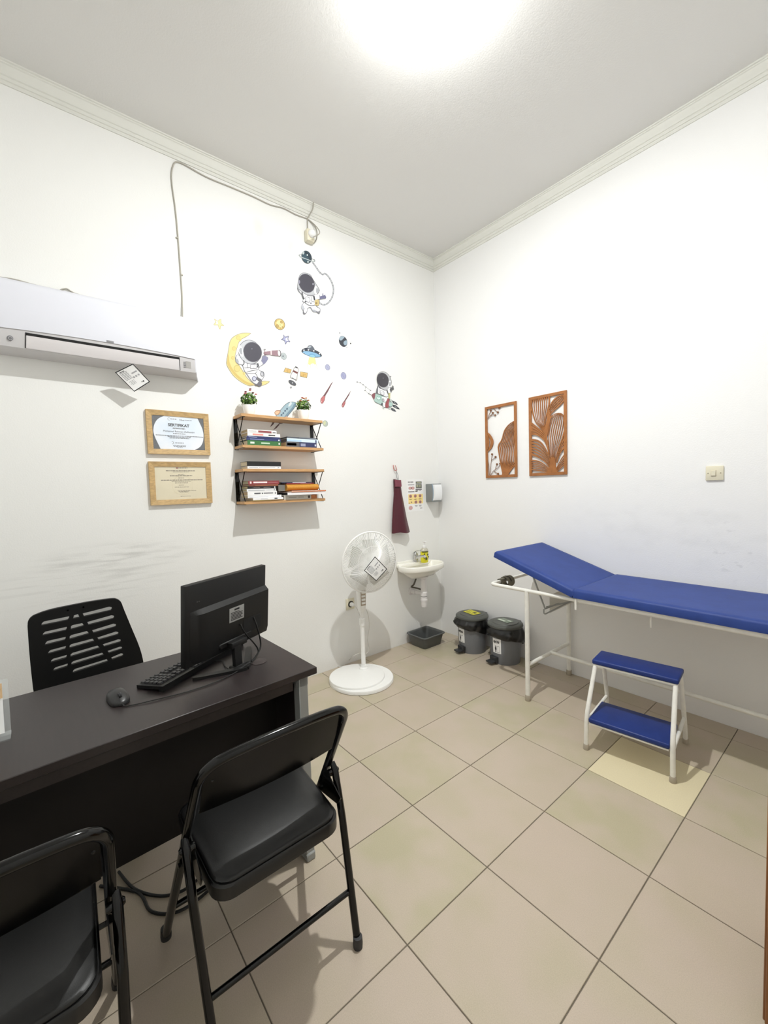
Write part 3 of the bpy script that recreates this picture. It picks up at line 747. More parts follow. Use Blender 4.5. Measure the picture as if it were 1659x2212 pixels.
# rolled strap on the head-end bar
t = thing('strap', 'grey webbing strap rolled round the head-end bar of the bed', 'strap', (1.012, -.37, RZb), world=True)
M_strap = mat('grey_webbing', (118, 114, 100), .85, bump=.3, bscale=900)
def loop(bm, y0, y1, rx, rz_, cx, cz, th, a0=0, a1=2 * PI, skew=0):
    n = 28; o = []; i_ = []
    for k in range(n + 1):
        a = a0 + (a1 - a0) * k / n; o.append(Vector((cx + rx * math.cos(a), 0, cz + rz_ * math.sin(a)))); i_.append(Vector((cx + (rx - th) * math.cos(a), 0, cz + (rz_ - th) * math.sin(a))))
    A = [p + Vector((0, y0 + skew * p.z, 0)) for p in o]; B = [p + Vector((0, y1 + skew * p.z, 0)) for p in o]
    C = [p + Vector((0, y0 + skew * p.z, 0)) for p in i_]; D = [p + Vector((0, y1 + skew * p.z, 0)) for p in i_]
    V = [[bm.verts.new(p) for p in r] for r in (A, B, D, C)]
    for k in range(n):
        for q in range(4): bm.faces.new((V[q][k], V[q][k + 1], V[(q + 1) % 4][k + 1], V[(q + 1) % 4][k]))
    for k in (0, n): bm.faces.new([V[q][k] for q in range(4)])
bm = NB(); loop(bm, -.475, -.425, .022, .024, 1.012, RZb - .003, .003); loop(bm, -.43, -.36, .040, .040, 1.022, RZb - .010, .0035, 0, 2 * PI); loop(bm, -.425, -.365, .033, .034, 1.020, RZb - .008, .003); link('webbing', bm, M_strap, t)
bm = NB(); loop(bm, -.41, -.40, .0425, .0425, 1.022, RZb - .010, .002, .2, 3.6); link('stitched_edge', bm, mat('dark_webbing', (52, 50, 44), .9), t)

# ------------------------------------------------------------------ step stool
def build_stool():
    rz = math.atan2(.05, .378)
    cx, cy = (1.769 + 2.091) / 2, (-.798 - .365) / 2
    t = thing('step_stool', 'two-tread step stool with blue treads and white tube legs', 'step stool', (cx, cy, 0), rz)
    w, d = .190, .194     # half spans of the feet, local -y faces the room
    ztop, zlow = .448, .176
    M_tread = mat('blue_tread_vinyl', (32, 54, 122), .42, spec=.35, var=.12, vscale=15, bump=.08, bscale=80)
    for s in (-1, 1):
        bm = NB(); tube(bm, round_path([(s * w, -d, .012), (s * (w - .002), -d + .004, .185), (s * (w - .010), -.070, ztop - .034)], .05, 6), .0112, 12); lg = link('front_leg', bm, M_white_metal, t)
        bm = NB(); tube(bm, round_path([(s * (w - .010), .066, ztop - .034), (s * (w - .004), .165, .16), (s * w, d, .012)], .04, 5), .0112, 12); lb = link('rear_leg', bm, M_white_metal, t)
        bm = NB(); tube(bm, [(s * (w - .002), -d + .006, .150), (s * (w - .004), .168, .150)], .009, 10); link('side_rail', bm, M_white_metal, t)
        for y, l in ((-d, lg), (d, lb)):
            bm = NB(); lathe(bm, [(.0001, 0), (.0142, 0), (.0148, .004), (.0138, .026), (.0112, .029)], 14, (s * w, y, 0)); link('rubber_foot', bm, M_foot, l)
    for nm, y0, y1, z, hw in (('upper_tread', -.085, .080, ztop, w + .004), ('lower_tread', -.200, .030, zlow, w - .013)):
        bm = NB(); b2(bm, (-hw, y0, z - .026), (hw, y1, z), .008, 3); tr = link(nm, bm, M_tread, t, ang=60)
        bm = NB(); b2(bm, (-hw + .004, y0 + .004, z - .034), (hw - .004, y1 - .004, z - .026)); link('tread_board', bm, M_white_metal, tr)
build_stool()

# ------------------------------------------------------------------ pedestal fan
def build_fan():
    px, py = .238, -1.122
    t = thing('pedestal_fan', 'white pedestal fan on a round base near the left wall', 'fan', (px, py, 0), world=True)
    M_fw = mat('fan_white_plastic', (240, 240, 238), .3)
    bc = Vector((.318, -1.198, 0))
    bm = NB(); lathe(bm, [(.0001, 0), (.228, 0), (.232, .004), (.232, .020), (.228, .026), (.0001, .030)], 64, bc); bs = link('base', bm, M_fw, t)
    bm = NB(); lathe(bm, [(.204, .0), (.204, .032), (.201, .038), (.194, .0405), (.06, .043), (.0001, .0435)], 64, (.294, -1.224, 0)); link('base_cover', bm, M_fw, t)
    bm = NB(); lathe(bm, [(.036, .040), (.034, .048), (.022, .056), (.020, .07)], 24, (px, py, 0)); link('pole_socket', bm, M_fw, t)
    bm = NB(); lathe(bm, [(.0165, .05), (.0165, .40)], 20, (px, py, 0)); link('lower_pole', bm, M_fw, t)
    bm = NB(); lathe(bm, [(.0215, .375), (.0225, .38), (.0225, .425), (.0200, .430), (.0130, .432)], 20, (px, py, 0)); link('height_collar', bm, M_fw, t)
    bm = NB(); lathe(bm, [(.0125, .43), (.0125, .50)], 16, (px, py, 0)); link('upper_pole', bm, M_fw, t)
    F = Vector((.985, -.16, -.03)).normalized(); S = Vector((0, 0, 1)).cross(F).normalized(); U = F.cross(S)
    # control column: rounded box, wider at the top
    bm = NB(); rows = []
    for z, a, b in ((.478, .020, .020), (.490, .026, .026), (.56, .029, .030), (.64, .033, .033), (.70, .034, .034), (.76, .030, .030)):
        ring = []
        for k in range(20):
            th = 2 * PI * k / 20; c, s = math.cos(th), math.sin(th)
            e = .55; x = a * math.copysign(abs(c) ** e, c); y = b * math.copysign(abs(s) ** e, s)
            p = Vector((px, py, z)) + F * x + S * y; p.z = z; ring.append(bm.verts.new(p))
        rows.append(ring)
    for a, b in zip(rows, rows[1:]):
        for k in range(20): bm.faces.new((a[k], a[(k + 1) % 20], b[(k + 1) % 20], b[k]))
    bm.faces.new(list(reversed(rows[0]))); bm.faces.new(rows[-1]); cc = link('control_column', bm, M_fw, t)
    Rb = basis(F, S, U); P0 = Vector((px, py, 0))
    bm = NB(); box(bm, P0 + F * .0315 + Vector((0, 0, .592)), (.003, .040, .118), Rb, .001); pn = link('button_panel', bm, mat('taupe_panel', (178, 164, 148), .5), cc)
    for k in range(4):
        bm = NB(); box(bm, P0 + F * .035 + Vector((0, 0, .632 - k * .026)), (.008, .030, .015), Rb, .002); link('speed_button', bm, M_fw, cc)
    # head
    hc = Vector((.345, -1.110, .868))
    def hp(f, s, u): return hc + F * f + S * s + U * u
    Rm = basis(S, U, F)      # lathe axis z -> F
    bm = NB(); lathe(bm, [(.0001, -.17), (.04, -.168), (.062, -.15), (.070, -.11), (.070, -.06), (.06, -.045), (.0001, -.045)], 28, hc, Rm); mo = link('motor_housing', bm, M_fw, t)
    bm = NB(); tube(bm, [P0 + Vector((0, 0, .74)), hp(-.10, .0, -.06)], .024, 14); link('neck', bm, M_fw, t)
    bm = NB(); lathe(bm, [(.0001, -.03), (.030, -.03), (.034, -.015), (.034, .02), (.028, .032), (.0001, .036)], 24, hc, Rm); hub = link('blade_hub', bm, M_fw, t)
    for k in range(5):
        A = []; B = []; a0 = 2 * PI * k / 5
        for j in range(11):
            f = j / 10; r = .03 + .155 * f; wd = (.52 + .52 * math.sin(f * PI * .62)) ; sw = .30 * f
            for lst, sg in ((A, -1), (B, 1)):
                a = a0 + sw + sg * wd / 2 * (1 if f < .9 else .85); lst.append(hp(.0 + sg * .016 * (1 - .3 * f), r * math.cos(a), r * math.sin(a)))
        bm = NB(); strip(bm, A, B, F * .002); link('blade', bm, mat('fan_blade_grey_white', (184, 182, 174), .35), t)
    # guards: rings and fine spiral wires
    R = .222
    bm = NB()
    def ringt(bm, r, f, tr_, sg=8, n=64): tube(bm, [hp(f, r * math.cos(2 * PI * k / n), r * math.sin(2 * PI * k / n)) for k in range(n)], tr_, sg, closed=True)
    ringt(bm, R, 0, .0065); link('guard_rim', bm, M_fw, t)
    bm = NB(); ringt(bm, .075, .060, .0024, 6, 48); ringt(bm, .125, .054, .0018, 6, 56); link('guard_ring', bm, M_fw, t)
    bm = NB(); ringt(bm, .08, -.058, .0022, 6, 48); ringt(bm, .15, -.052, .0018, 6, 56); link('rear_guard_ring', bm, M_fw, t)
    def prof_f(r): x = r / R; return .064 * (1 - x ** 3.2)
    bm = NB(); n = 120
    for k in range(n):
        a0 = 2 * PI * k / n; pts = []
        for j in range(9):
            f = j / 8; r = .036 + (R - .036) * f; a = a0 + .55 * (1 - f) ** 1.2
            pts.append(hp(prof_f(r), r * math.cos(a), r * math.sin(a)))
        tube(bm, pts, .0021, 4, caps=False)
    g = link('front_guard_wires', bm, M_fw, t); g['kind'] = 'stuff'
    bm = NB(); n = 90
    for k in range(n):
        a0 = 2 * PI * k / n; pts = []
        for j in range(7):
            f = j / 6; r = .06 + (R - .06) * f; a = a0 - .4 * (1 - f)
            pts.append(hp(-.060 * (1 - (r / R) ** 4), r * math.cos(a), r * math.sin(a)))
        tube(bm, pts, .0019, 4, caps=False)
    g = link('rear_guard_wires', bm, M_fw, t); g['kind'] = 'stuff'
    bm = NB(); lathe(bm, [(.0001, .060), (.034, .060), (.038, .064), (.036, .068), (.02, .071), (.0001, .072)], 28, hc, Rm); link('guard_badge', bm, M_fw, t)
    # power lead: hangs from the column, runs over the base to the wall socket
    bm = NB(); tube(bm, smooth_path([at(791, 1316, 0, .235), at(796, 1332, 0, .20), at(797.5, 1355, 0, .18), at(794, 1382, 0, .17), at(797, 1402, 0, .16), at(792, 1411, 0, .16), at(784, 1410, 0, .17), at(774, 1412, 0, .15), at(762, 1418, 0, .11), at(752, 1428, 2, .010), at(738, 1434, 2, .004), at(727, 1438, 2, .004), at(735, 1440, 2, .004), at(752, 1437, 2, .004)], 8), .0028, 8); link('power_lead', bm, mat('grey_white_flex', (205, 203, 198), .5), t)
    bm = NB(); tube(bm, smooth_path([(.047, -1.061, .477), at(767, 1309, 0, .075), at(773, 1318, 0, .11), at(777.5, 1330, 0, .15), at(781, 1342, 0, .20), at(785, 1350, 0, .222)], 8), .0028, 8); link('plug_lead', bm, mat('grey_white_flex', (205, 203, 198), .5), t)
    bm = NB(); lathe(bm, [(.0001, .0), (.0175, .0), (.0175, .012), (.012, .026), (.008, .036), (.0001, .037)], 18, (.0155, -1.063, .480), rot3('Y', PI / 2)); link('plug', bm, M_white_plastic, t)
    # paper tag hooked over the front grille
    tg = thing('paper_tag', 'white black-edged paper tag hooked diagonally on the fan grille', 'tag', hp(.075, -.02, -.02), world=True)
    C = [at(700 + a / 9.217, 1130 + b / 9.217, 0, .43) for a, b in ((1012, 662), (1255, 915), (1056, 1158), (793, 945))]
    n_ = (C[1] - C[0]).cross(C[3] - C[0]).normalized()
    if n_.x < 0: n_ = -n_
    make_tag(tg, C, n_, bend=.012)
def make_tag(tg, C, n_, bend=.0):
    """C: four corners in order along the sheet; border, grey print and small marks on a thin sheet"""
    def pt(u, v, o=0): 
        a = C[0].lerp(C[1], u); b = C[3].lerp(C[2], u); return a.lerp(b, v) + n_ * (o + bend * max(0, u + v - 1.3) ** 2 * -2)
    def patch(bm, u0, v0, u1, v1, o, n=6):
        A = [pt(u0 + (u1 - u0) * k / n, v0, o) for k in range(n + 1)]; B = [pt(u0 + (u1 - u0) * k / n, v1, o) for k in range(n + 1)]
        strip(bm, A, B)
    bm = NB(); A = [pt(k / 6, 0) for k in range(7)]; B = [pt(k / 6, 1) for k in range(7)]; strip(bm, A, B, n_ * .0006); link('sheet', bm, M_paper, tg)
    e = .0012; bm = NB(); w = .036
    patch(bm, 0, 0, 1, w, e); patch(bm, 0, 1 - w, 1, 1, e); patch(bm, 0, w, w, 1 - w, e, 2); patch(bm, 1 - w, w, 1, 1 - w, e, 2); link('border', bm, M_ink, tg)
    bm = NB(); random.seed(5)
    for r in range(7):
        u = .14 + r * .055; v0 = .52 + .02 * (r % 2); patch(bm, u, v0, u + .018, v0 + .36, e, 1)
    for r in range(4): patch(bm, .58 + r * .05, .55, .592 + r * .05, .84 - .05 * (r % 2), e, 1)
    link('text_lines', bm, M_grey_ink, tg)
    bm = NB()
    for k in range(3):
        u, v, r = .50 + .0 * k, .18 + k * .14, .045
        ring = [pt(u + r * math.cos(2 * PI * j / 14), v + r * math.sin(2 * PI * j / 14), e) for j in range(14)]; bm.faces.new([bm.verts.new(p) for p in ring])
    patch(bm, .30, .12, .36, .42, e, 1); link('pictogram', bm, mat('light_grey_ink', (170, 170, 174), .8), tg)
    bm = NB(); patch(bm, .80, .20, .86, .27, e, 1); patch(bm, .80, .30, .84, .34, e, 1); patch(bm, .09, .60, .115, .86, e, 1); link('dark_print', bm, M_ink, tg)
build_fan()

# ------------------------------------------------------------------ wall sockets and switch
def socket(name, label, c, nrm, w, h, d, group=None):
    t = thing(name, label, 'socket', c, world=True)
    return t
t = thing('wall_socket', 'cream wall socket low on the left wall with the fan plug in it', 'socket', (0, -1.067, .483), world=True)
bm = NB(); b2(bm, (0, -1.107, .437), (.010, -1.027, .527), .003, 2); pl0 = link('faceplate', bm, M_cream_plastic, t)
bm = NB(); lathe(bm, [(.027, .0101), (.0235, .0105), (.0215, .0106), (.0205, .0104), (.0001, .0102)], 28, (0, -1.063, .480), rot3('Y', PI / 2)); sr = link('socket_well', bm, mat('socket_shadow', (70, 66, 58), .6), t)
t = thing('light_switch', 'cream light switch plate on the right wall above the bed', 'switch', (2.1215, 0, 1.434), world=True)
bm = NB(); b2(bm, (2.081, -.011, 1.393), (2.162, 0, 1.475), .004, 2); link('faceplate', bm, M_cream_plastic, t)
bm = NB(); b2(bm, (2.106, -.0135, 1.417), (2.130, -.010, 1.452), .001); fr2 = link('rocker_surround', bm, mat('beige_plastic', (206, 196, 172), .4), t)
bm = NB(); vs = b2(bm, (2.1085, -.0165, 1.4195), (2.1275, -.012, 1.4495), .001); link('rocker', bm, M_cream_plastic, t)
for x in (2.093, 2.150):
    bm = NB(); lathe(bm, [(.0001, .0), (.003, .0), (.003, .0012), (.0001, .0012)], 10, (x, -.0108, 1.434), rot3('X', PI / 2)); link('screw', bm, mat('screw_steel', (150, 142, 120), .4, .6), t)
# surface socket up under the cornice with the air-conditioner plug
sy, sz = -1.325, 3.250
t = thing('cable_socket', 'cream surface socket box under the cornice with a round white plug', 'socket', (0, sy, sz), world=True)
bm = NB(); vs = b2(bm, (0, -1.353, 3.205), (.048, -1.290, 3.290), .010, 2); link('box', bm, M_cream_plastic, t)
bm = NB(); lathe(bm, [(.026, .047), (.0275, .05), (.0275, .06), (.023, .072), (.012, .079), (.0001, .080)], 22, (0, -1.318, 3.253), rot3('Y', PI / 2)); link('plug', bm, M_white_plastic, t)
def wl(u, v, o=.004): return at(u, v, 0, o)
M_cable = mat('grey_cable', (168, 164, 154), .6)
bm = NB(); pts = [wl(394.5, 691, .02), wl(393.5, 650), wl(392, 618), wl(385, 520), wl(379, 455), wl(371.5, 400), wl(370.5, 372), wl(376, 353), wl(385, 350.5), wl(402, 358), wl(445, 382), wl(500, 405), wl(545, 424), wl(583, 442), wl(612, 450), wl(640, 464), wl(664, 472.5)]
tube(bm, smooth_path(pts, 8), .0042, 8)
t = thing('wall_cable', 'grey cable running up the left wall and along under the cornice', 'cable', (0, -2.19, 2.46), world=True)
link('cable_run', bm, M_cable, t)
bm = NB(); J = wl(664, 472.5)
tube(bm, smooth_path([J, wl(664.5, 488, .012), wl(665, 503, .03)], 6), .0040, 8)
tube(bm, smooth_path([J, wl(676, 482, .02), wl(687, 494, .06), wl(690.5, 502, .08), wl(686, 508, .09), wl(676, 512, .078)], 6), .0036, 8)
tube(bm, smooth_path([J, wl(680, 488, .01), wl(685, 503, .01), wl(683, 517, .01), wl(676, 526, .01)], 6), .0036, 8)
link('socket_lead', bm, M_cable, t)
bm = NB(); tube(bm, smooth_path([J, at(670, 462, 0, .016), at(676, 450, 0, .032), at(677, 437, 0, .043)], 6), .0044, 8); link('ceiling_lead', bm, M_cable, t)
for u, v in ((382.5, 514), (392, 594)):
    bm = NB(); c = wl(u, v, .003); box(bm, c, (.012, .016, .008), None, .002); link('cable_clip', bm, M_cable, t)

# ------------------------------------------------------------------ air conditioner
ya, yb = -3.140, -2.143
def acl(nm, bm, m_, par, **k):
    ym = (ya + yb) / 2
    for v in bm.verts: v.co.z += .06 * v.co.x; v.co.x *= .80
    for v in bm.verts: v.co.y -= (v.co.y - ym) / ((yb - ya) / 2) * .35 * v.co.x
    return link(nm, bm, m_, par, **k)
t = thing('air_conditioner', 'white split air conditioner high on the left wall', 'air conditioner', (0, (ya + yb) / 2, 2.10), world=True)
M_ac = mat('ac_white_plastic', (220, 221, 230), .3, spec=.4)
M_acg = mat('ac_grey_plastic', (205, 203, 205), .4)
prof_body = [(0, 2.098), (0, 2.438), (.075, 2.446), (.115, 2.436), (.145, 2.400), (.165, 2.345), (.180, 2.27), (.186, 2.205), (.184, 2.180), (.174, 2.172), (.150, 2.112), (.130, 2.100)]
def extr_y(bm, prof, y0, y1):
    A = [bm.verts.new((x, y0, z)) for x, z in prof]; B = [bm.verts.new((x, y1, z)) for x, z in prof]; n = len(A)
    for i in range(n): bm.faces.new((A[i], A[(i + 1) % n], B[(i + 1) % n], B[i]))
    bm.faces.new(A); bm.faces.new(list(reversed(B)))
bm = NB(); extr_y(bm, [(0, 2.108), (0, 2.438), (.075, 2.444), (.110, 2.434), (.140, 2.398), (.160, 2.343), (.175, 2.27), (.180, 2.205), (.178, 2.178), (.150, 2.112), (.130, 2.106), (.03, 2.104)], ya + .004, yb - .004); acl('chassis', bm, M_acg, t, ang=30)
bm = NB(); front = [(.075, 2.4465), (.1125, 2.4375), (.1435, 2.401), (.1638, 2.345), (.179, 2.271), (.185, 2.205), (.184, 2.181)]
ys = [ya, ya + .012] + [ya + .012 + (yb - ya - .024) * k / 14 for k in range(1, 14)] + [yb - .012, yb]
# front panel: lower edge arches up towards the middle
rows = []
for y in ys:
    f = (y - ya) / (yb - ya); arch = .014 * math.sin(PI * f) ** .8 if 0 < f < 1 else 0
    row = []
    for k, (x, z) in enumerate([(.03, 2.444)] + front):
        e = 0 if ya + .01 < y < yb - .01 else .006
        zz = z + (arch * (k / 7) ** 3); row.append(bm.verts.new((x - e, y, zz)))
    rows.append(row)
for a, b in zip(rows, rows[1:]):
    for k in range(7): bm.faces.new((a[k], a[k + 1], b[k + 1], b[k]))
acl('front_panel', bm, M_ac, t, ang=50)
# side caps
for y0, y1 in ((ya - .001, ya + .004), (yb - .004, yb + .001)):
    bm = NB(); extr_y(bm, [(0, 2.10), (0, 2.438), (.075, 2.445), (.108, 2.435), (.138, 2.398), (.158, 2.343), (.173, 2.27), (.178, 2.205), (.176, 2.178), (.150, 2.116), (.13, 2.104)], y0, y1); acl('end_cap', bm, M_ac, t, ang=30)
# outlet slot and swing vane
va, vb = -2.985, -2.240
Mx = Vector((.1785, 0, 2.1785)); My = Vector((.1515, 0, 2.114)); dn = (My - Mx); nrm = Vector((-dn.z, 0, dn.x)).normalized()
if nrm.x < 0: nrm = -nrm
def lp(f, y, o): p = Mx + dn * f + nrm * o; p.y = y; return p
bm = NB(); strip(bm, [lp(-.02, va, .0012), lp(.22, va, .0012)], [lp(-.02, vb, .0012), lp(.22, vb, .0012)]); acl('outlet_slot', bm, mat('slot_black', (22, 22, 24), .7), t)
bm = NB(); strip(bm, [lp(.16, va + .003, .002), lp(.55, va + .003, .006), lp(.99, va + .003, .003)], [lp(.16, vb - .003, .002), lp(.55, vb - .003, .006), lp(.99, vb - .003, .003)], -nrm * .004); vn = acl('swing_vane', bm, mat('vane_grey_white', (222, 218, 220), .4), t)
for y in (va, vb):
    bm = NB(); strip(bm, [lp(-.02, y - .0016, .0016), lp(1, y - .0016, .0016)], [lp(-.02, y + .0016, .0016), lp(1, y + .0016, .0016)]); acl('vane_gap', bm, mat('slot_black', (22, 22, 24), .7), t)
bm = NB(); lathe(bm, [(.0001, .004), (.010, .004), (.012, .002), (.012, -.001)], 20, lp(.5, -3.045, .001), basis(dn.normalized(), (0, 1, 0), nrm)); em = acl('round_emblem', bm, M_grey_ink, t)
bm = NB(); lathe(bm, [(.0065, .0046), (.008, .005), (.008, .004)], 16, lp(.5, -3.045, .001), basis(dn.normalized(), (0, 1, 0), nrm), cap=False); acl('emblem_ring', bm, M_acg, em)
bm = NB(); box(bm, lp(.45, yb - .045, .001), (.035, .030, .002), basis(dn.normalized(), (0, 1, 0), nrm)); dp = acl('display_window', bm, mat('display_grey', (176, 174, 172), .3), t)
bm = NB()
for k in range(4): box(bm, lp(.30 + .13 * k, yb - .068, .0015), (.004, .012, .001), basis(dn.normalized(), (0, 1, 0), nrm))
acl('indicator_print', bm, M_grey_ink, dp)
bm = NB(); b2(bm, (.1835, -2.628, 2.196), (.1862, -2.592, 2.206), .001); acl('badge', bm, mat('badge_grey', (150, 150, 155), .3, .5), t)
bm = NB(); P = [at(a / 3.77, 590 + b / 3.77, 0, .006) for a, b in ((0, 34), (120, 52), (260, 90), (400, 125), (480, 142), (505, 132), (545, 128), (580, 150), (640, 176), (760, 205), (900, 236))]
tube(bm, smooth_path(P, 5), .0035, 6); tube(bm, smooth_path([at(a / 3.77, 590 + b / 3.77, 0, .006) for a, b in ((500, 145), (540, 160), (600, 162), (660, 180))], 5), .003, 6)
tag(link('loose_wire', bm, M_cable), 'thin grey wire lying along the top of the air conditioner', 'wire')
tg = thing('paper_tag', 'white black-edged paper tag hanging diagonally below the air conditioner', 'tag', at(287, 810, 0, .09), world=True)
C = [at(a / 3.77, 590 + b / 3.77, 0, d_) for a, b, d_ in ((1082, 736, .128), (1222, 884, .092), (1094, 966, .080), (936, 808, .094))]
n_ = (C[1] - C[0]).cross(C[3] - C[0]).normalized()
if n_.x < 0: n_ = -n_
make_tag(tg, C, n_)

# ------------------------------------------------------------------ two wall shelves with books and plants
def build_shelf(label, zt, zb, dep, yl, yr):
    t = thing('wall_shelf', label, 'shelf', (0, (yl + yr) / 2, zb), group=None, world=True)
    TH = .018
    bm = NB(); b2(bm, (.002, yl, zt - TH), (dep, yr, zt), .001); link('upper_board', bm, M_oak, t)
    bm = NB(); b2(bm, (.002, yl, zb), (dep, yr, zb + TH), .001); link('lower_board', bm, M_oak, t)
    for y in (yl + .012, yr - .012):
        bm = NB(); b2(bm, (.0, y - .0125, zb - .004), (.004, y + .0125, zt - TH + .002)); b2(bm, (.0, y - .0125, zb - .003), (dep, y + .0, zb - .0005)); b2(bm, (.0, y - .0, zt - TH - .0025), (dep, y + .0125, zt - TH)); br = link('bracket', bm, M_black_metal, t)
        bm = NB(); tube(bm, [(.006, y, zt - TH), (dep - .003, y, zb + .002)], .0030, 8); tube(bm, [(dep - .003, y, zt - TH), (.006, y, zb + .002)], .0030, 8); link('cross_wire', bm, M_black_metal, br)
    return t
build_shelf('upper oak wall shelf on black wire brackets with two potted plants', 1.905, 1.690, .142, -1.936, -1.343)
build_shelf('lower oak wall shelf on black wire brackets below the plant shelf', 1.556, 1.328, .142, -1.943, -1.345)
_bc = {}
def book(label, y0, y1, z0, th, x0, x1, cover, marks=(), pages=(226, 214, 186), group=None, name='book'):
    """lying flat, spine facing the room at x1, covers z0..z0+th"""
    t = thing(name, label, 'book', ((x0 + x1) / 2, (y0 + y1) / 2, z0), group=group, world=True)
    Mc = mat('cover_%d_%d_%d' % tuple(cover), cover, .45)
    b = .0018
    bm = NB(); b2(bm, (x0, y0, z0), (x1, y1, z0 + b)); b2(bm, (x0, y0, z0 + th - b), (x1, y1, z0 + th)); b2(bm, (x1 - b, y0, z0 + b), (x1, y1, z0 + th - b)); link('cover', bm, Mc, t)
    bm = NB(); b2(bm, (x0 + .004, y0 + .003, z0 + b), (x1 - b, y1 - .003, z0 + th - b)); link('pages', bm, mat('pages_%d' % pages[0], pages, .8, var=.25, vscale=60, stretch=(.2, .2, 30)), t)
    for (fa, fb, za, zb_, rgb) in marks:
        bm = NB(); b2(bm, (x1 - .0005, y0 + (y1 - y0) * fa, z0 + th * za), (x1 + .0006, y0 + (y1 - y0) * fb, z0 + th * zb_)); link('spine_print', bm, mat('print_%d_%d_%d' % tuple(rgb), rgb, .6), t)
    return t
def Y(a, z=0, x=.142): return at(490 + a / 7.213, 0 + z, 0, x).y
def bk(label, a0, a1, z0, th, cover, marks=(), x0=.02, x1=.138, vref=965, **k):
    y0 = at(490 + a0 / 7.213, vref, 0, x1).y; y1 = at(490 + a1 / 7.213, vref, 0, x1).y
    return book(label, y0, y1, z0, th, x0, x1, cover, marks, **k)
gU = 'books lying on the upper wall shelf'; gL = 'books lying on the lower wall shelf'
z = 1.708
bk('green hardback at the bottom left of the upper shelf', 325, 842, z, .031, (58, 112, 62), ((.08, .2, .3, .7, (220, 230, 220)), (.4, .66, .35, .65, (190, 215, 190)), (.93, .97, .3, .7, (225, 230, 225))), group=gU)
bk('dark blue paperback lying on the green hardback', 312, 846, z + .032, .014, (52, 62, 112), ((.1, .5, .35, .6, (150, 160, 200)), (.92, .96, .2, .8, (235, 235, 240))), group=gU)
bk('navy thin paperback just under the two white books', 320, 832, z + .047, .011, (44, 54, 104), ((.05, .3, .3, .6, (170, 178, 210)),), group=gU)
bk('white paperback with red lettering on the blue books', 332, 838, z + .059, .021, (238, 236, 234), ((.15, .47, .25, .75, (226, 150, 140)), (.63, .84, .3, .65, (60, 60, 62))), pages=(205, 180, 140), group=gU)
bk('white paperback with a maroon band, topmost on upper shelf', 332, 784, z + .081, .020, (240, 238, 236), ((.36, .82, .1, .75, (146, 78, 82)), (.05, .3, .35, .6, (200, 196, 194)), (.86, .97, .2, .5, (120, 118, 120))), pages=(205, 180, 140), group=gU)
bk('thick navy hardback at the right of the upper shelf', 930, 1400, z, .034, (48, 54, 92), ((.0, .42, .0, 1.0, (92, 92, 96)), (.02, .32, .25, .75, (190, 188, 190)), (.46, .62, .2, .75, (150, 155, 180)), (.93, .98, .3, .7, (200, 204, 220))), group=gU)
bk('pale blue and white book on the thick navy hardback', 940, 1428, z + .035, .023, (210, 226, 238), ((.0, .45, .1, .6, (176, 208, 232)), (.9, .94, .0, .8, (60, 70, 110))), pages=(120, 120, 124), group=gU)
bk('dark grey book topmost of the right stack, upper shelf', 945, 1400, z + .059, .009, (86, 90, 98), ((.4, .98, .3, .8, (120, 128, 140)),), pages=(110, 112, 116), group=gU)
# lower shelf, on top
z = 1.5565
def bk2(*a, **k): return bk(*a, vref=1060, **k)
bk2('white paperback under the black notebook on lower shelf top', 340, 858, z, .016, (238, 238, 240), ((.05, .3, .4, .6, (170, 172, 178)), (.33, .82, .4, .62, (190, 192, 198)), (.9, .95, .3, .7, (160, 165, 175))), group=gL)
nb = bk2('thick black notebook lying on top of the lower shelf', 335, 862, z + .017, .030, (26, 24, 24), (), group=gL)
z = 1.3465
bk2('cream booklet at the bottom left of the lower shelf', 400, 870, z, .006, (216, 190, 120), ((.6, 1.0, .1, .9, (188, 150, 80)),), x1=.140, group=gL)
bk2('white book with a small black stamp, lower left stack', 402, 875, z + .0065, .014, (240, 240, 240), ((.25, .47, .4, .55, (170, 170, 175)), (.70, .80, .25, .8, (50, 50, 54))), x1=.150, group=gL)
bk2('white paperback with faint grey spine text, lower left stack', 322, 848, z + .021, .015, (236, 236, 238), ((.05, .6, .25, .5, (200, 200, 205)), (.92, .96, .3, .7, (190, 200, 210))), pages=(200, 184, 140), group=gL)
bk2('thick white book with bold black title, lower left stack', 322, 778, z + .0365, .026, (240, 240, 240), ((.22, .43, .35, .68, (90, 90, 94)), (.475, .51, .35, .65, (60, 60, 62)), (.54, .87, .4, .65, (120, 120, 124)), (.925, .96, .3, .7, (90, 90, 94))), pages=(205, 190, 150), group=gL)
bk2('white book directly below the black spine, lower shelf', 312, 766, z + .063, .017, (234, 234, 236), ((.05, .6, .3, .6, (180, 182, 186)), (.66, .88, .4, .6, (200, 205, 205)), (.92, .96, .25, .75, (150, 150, 156))), pages=(196, 182, 142), group=gL)
bk2('black book with a white dot, lower left stack', 325, 770, z + .081, .015, (28, 26, 28), ((.2, .42, .35, .6, (110, 100, 100)), (.55, .8, .35, .6, (120, 112, 112)), (.93, .97, .2, .8, (235, 235, 235))), pages=(200, 188, 165), group=gL)
bk2('brown-red paperback under the maroon book, lower shelf', 350, 805, z + .097, .011, (148, 88, 66), ((.0, .2, .2, .8, (120, 60, 52)),), pages=(190, 180, 150), group=gL)
bk2('maroon book with white title, topmost of lower left stack', 340, 822, z + .109, .023, (140, 58, 62), ((.16, .60, .3, .75, (240, 226, 226)), (.63, .95, .4, .6, (176, 110, 112)), (.05, .10, .2, .8, (236, 220, 220))), pages=(186, 178, 150), group=gL)
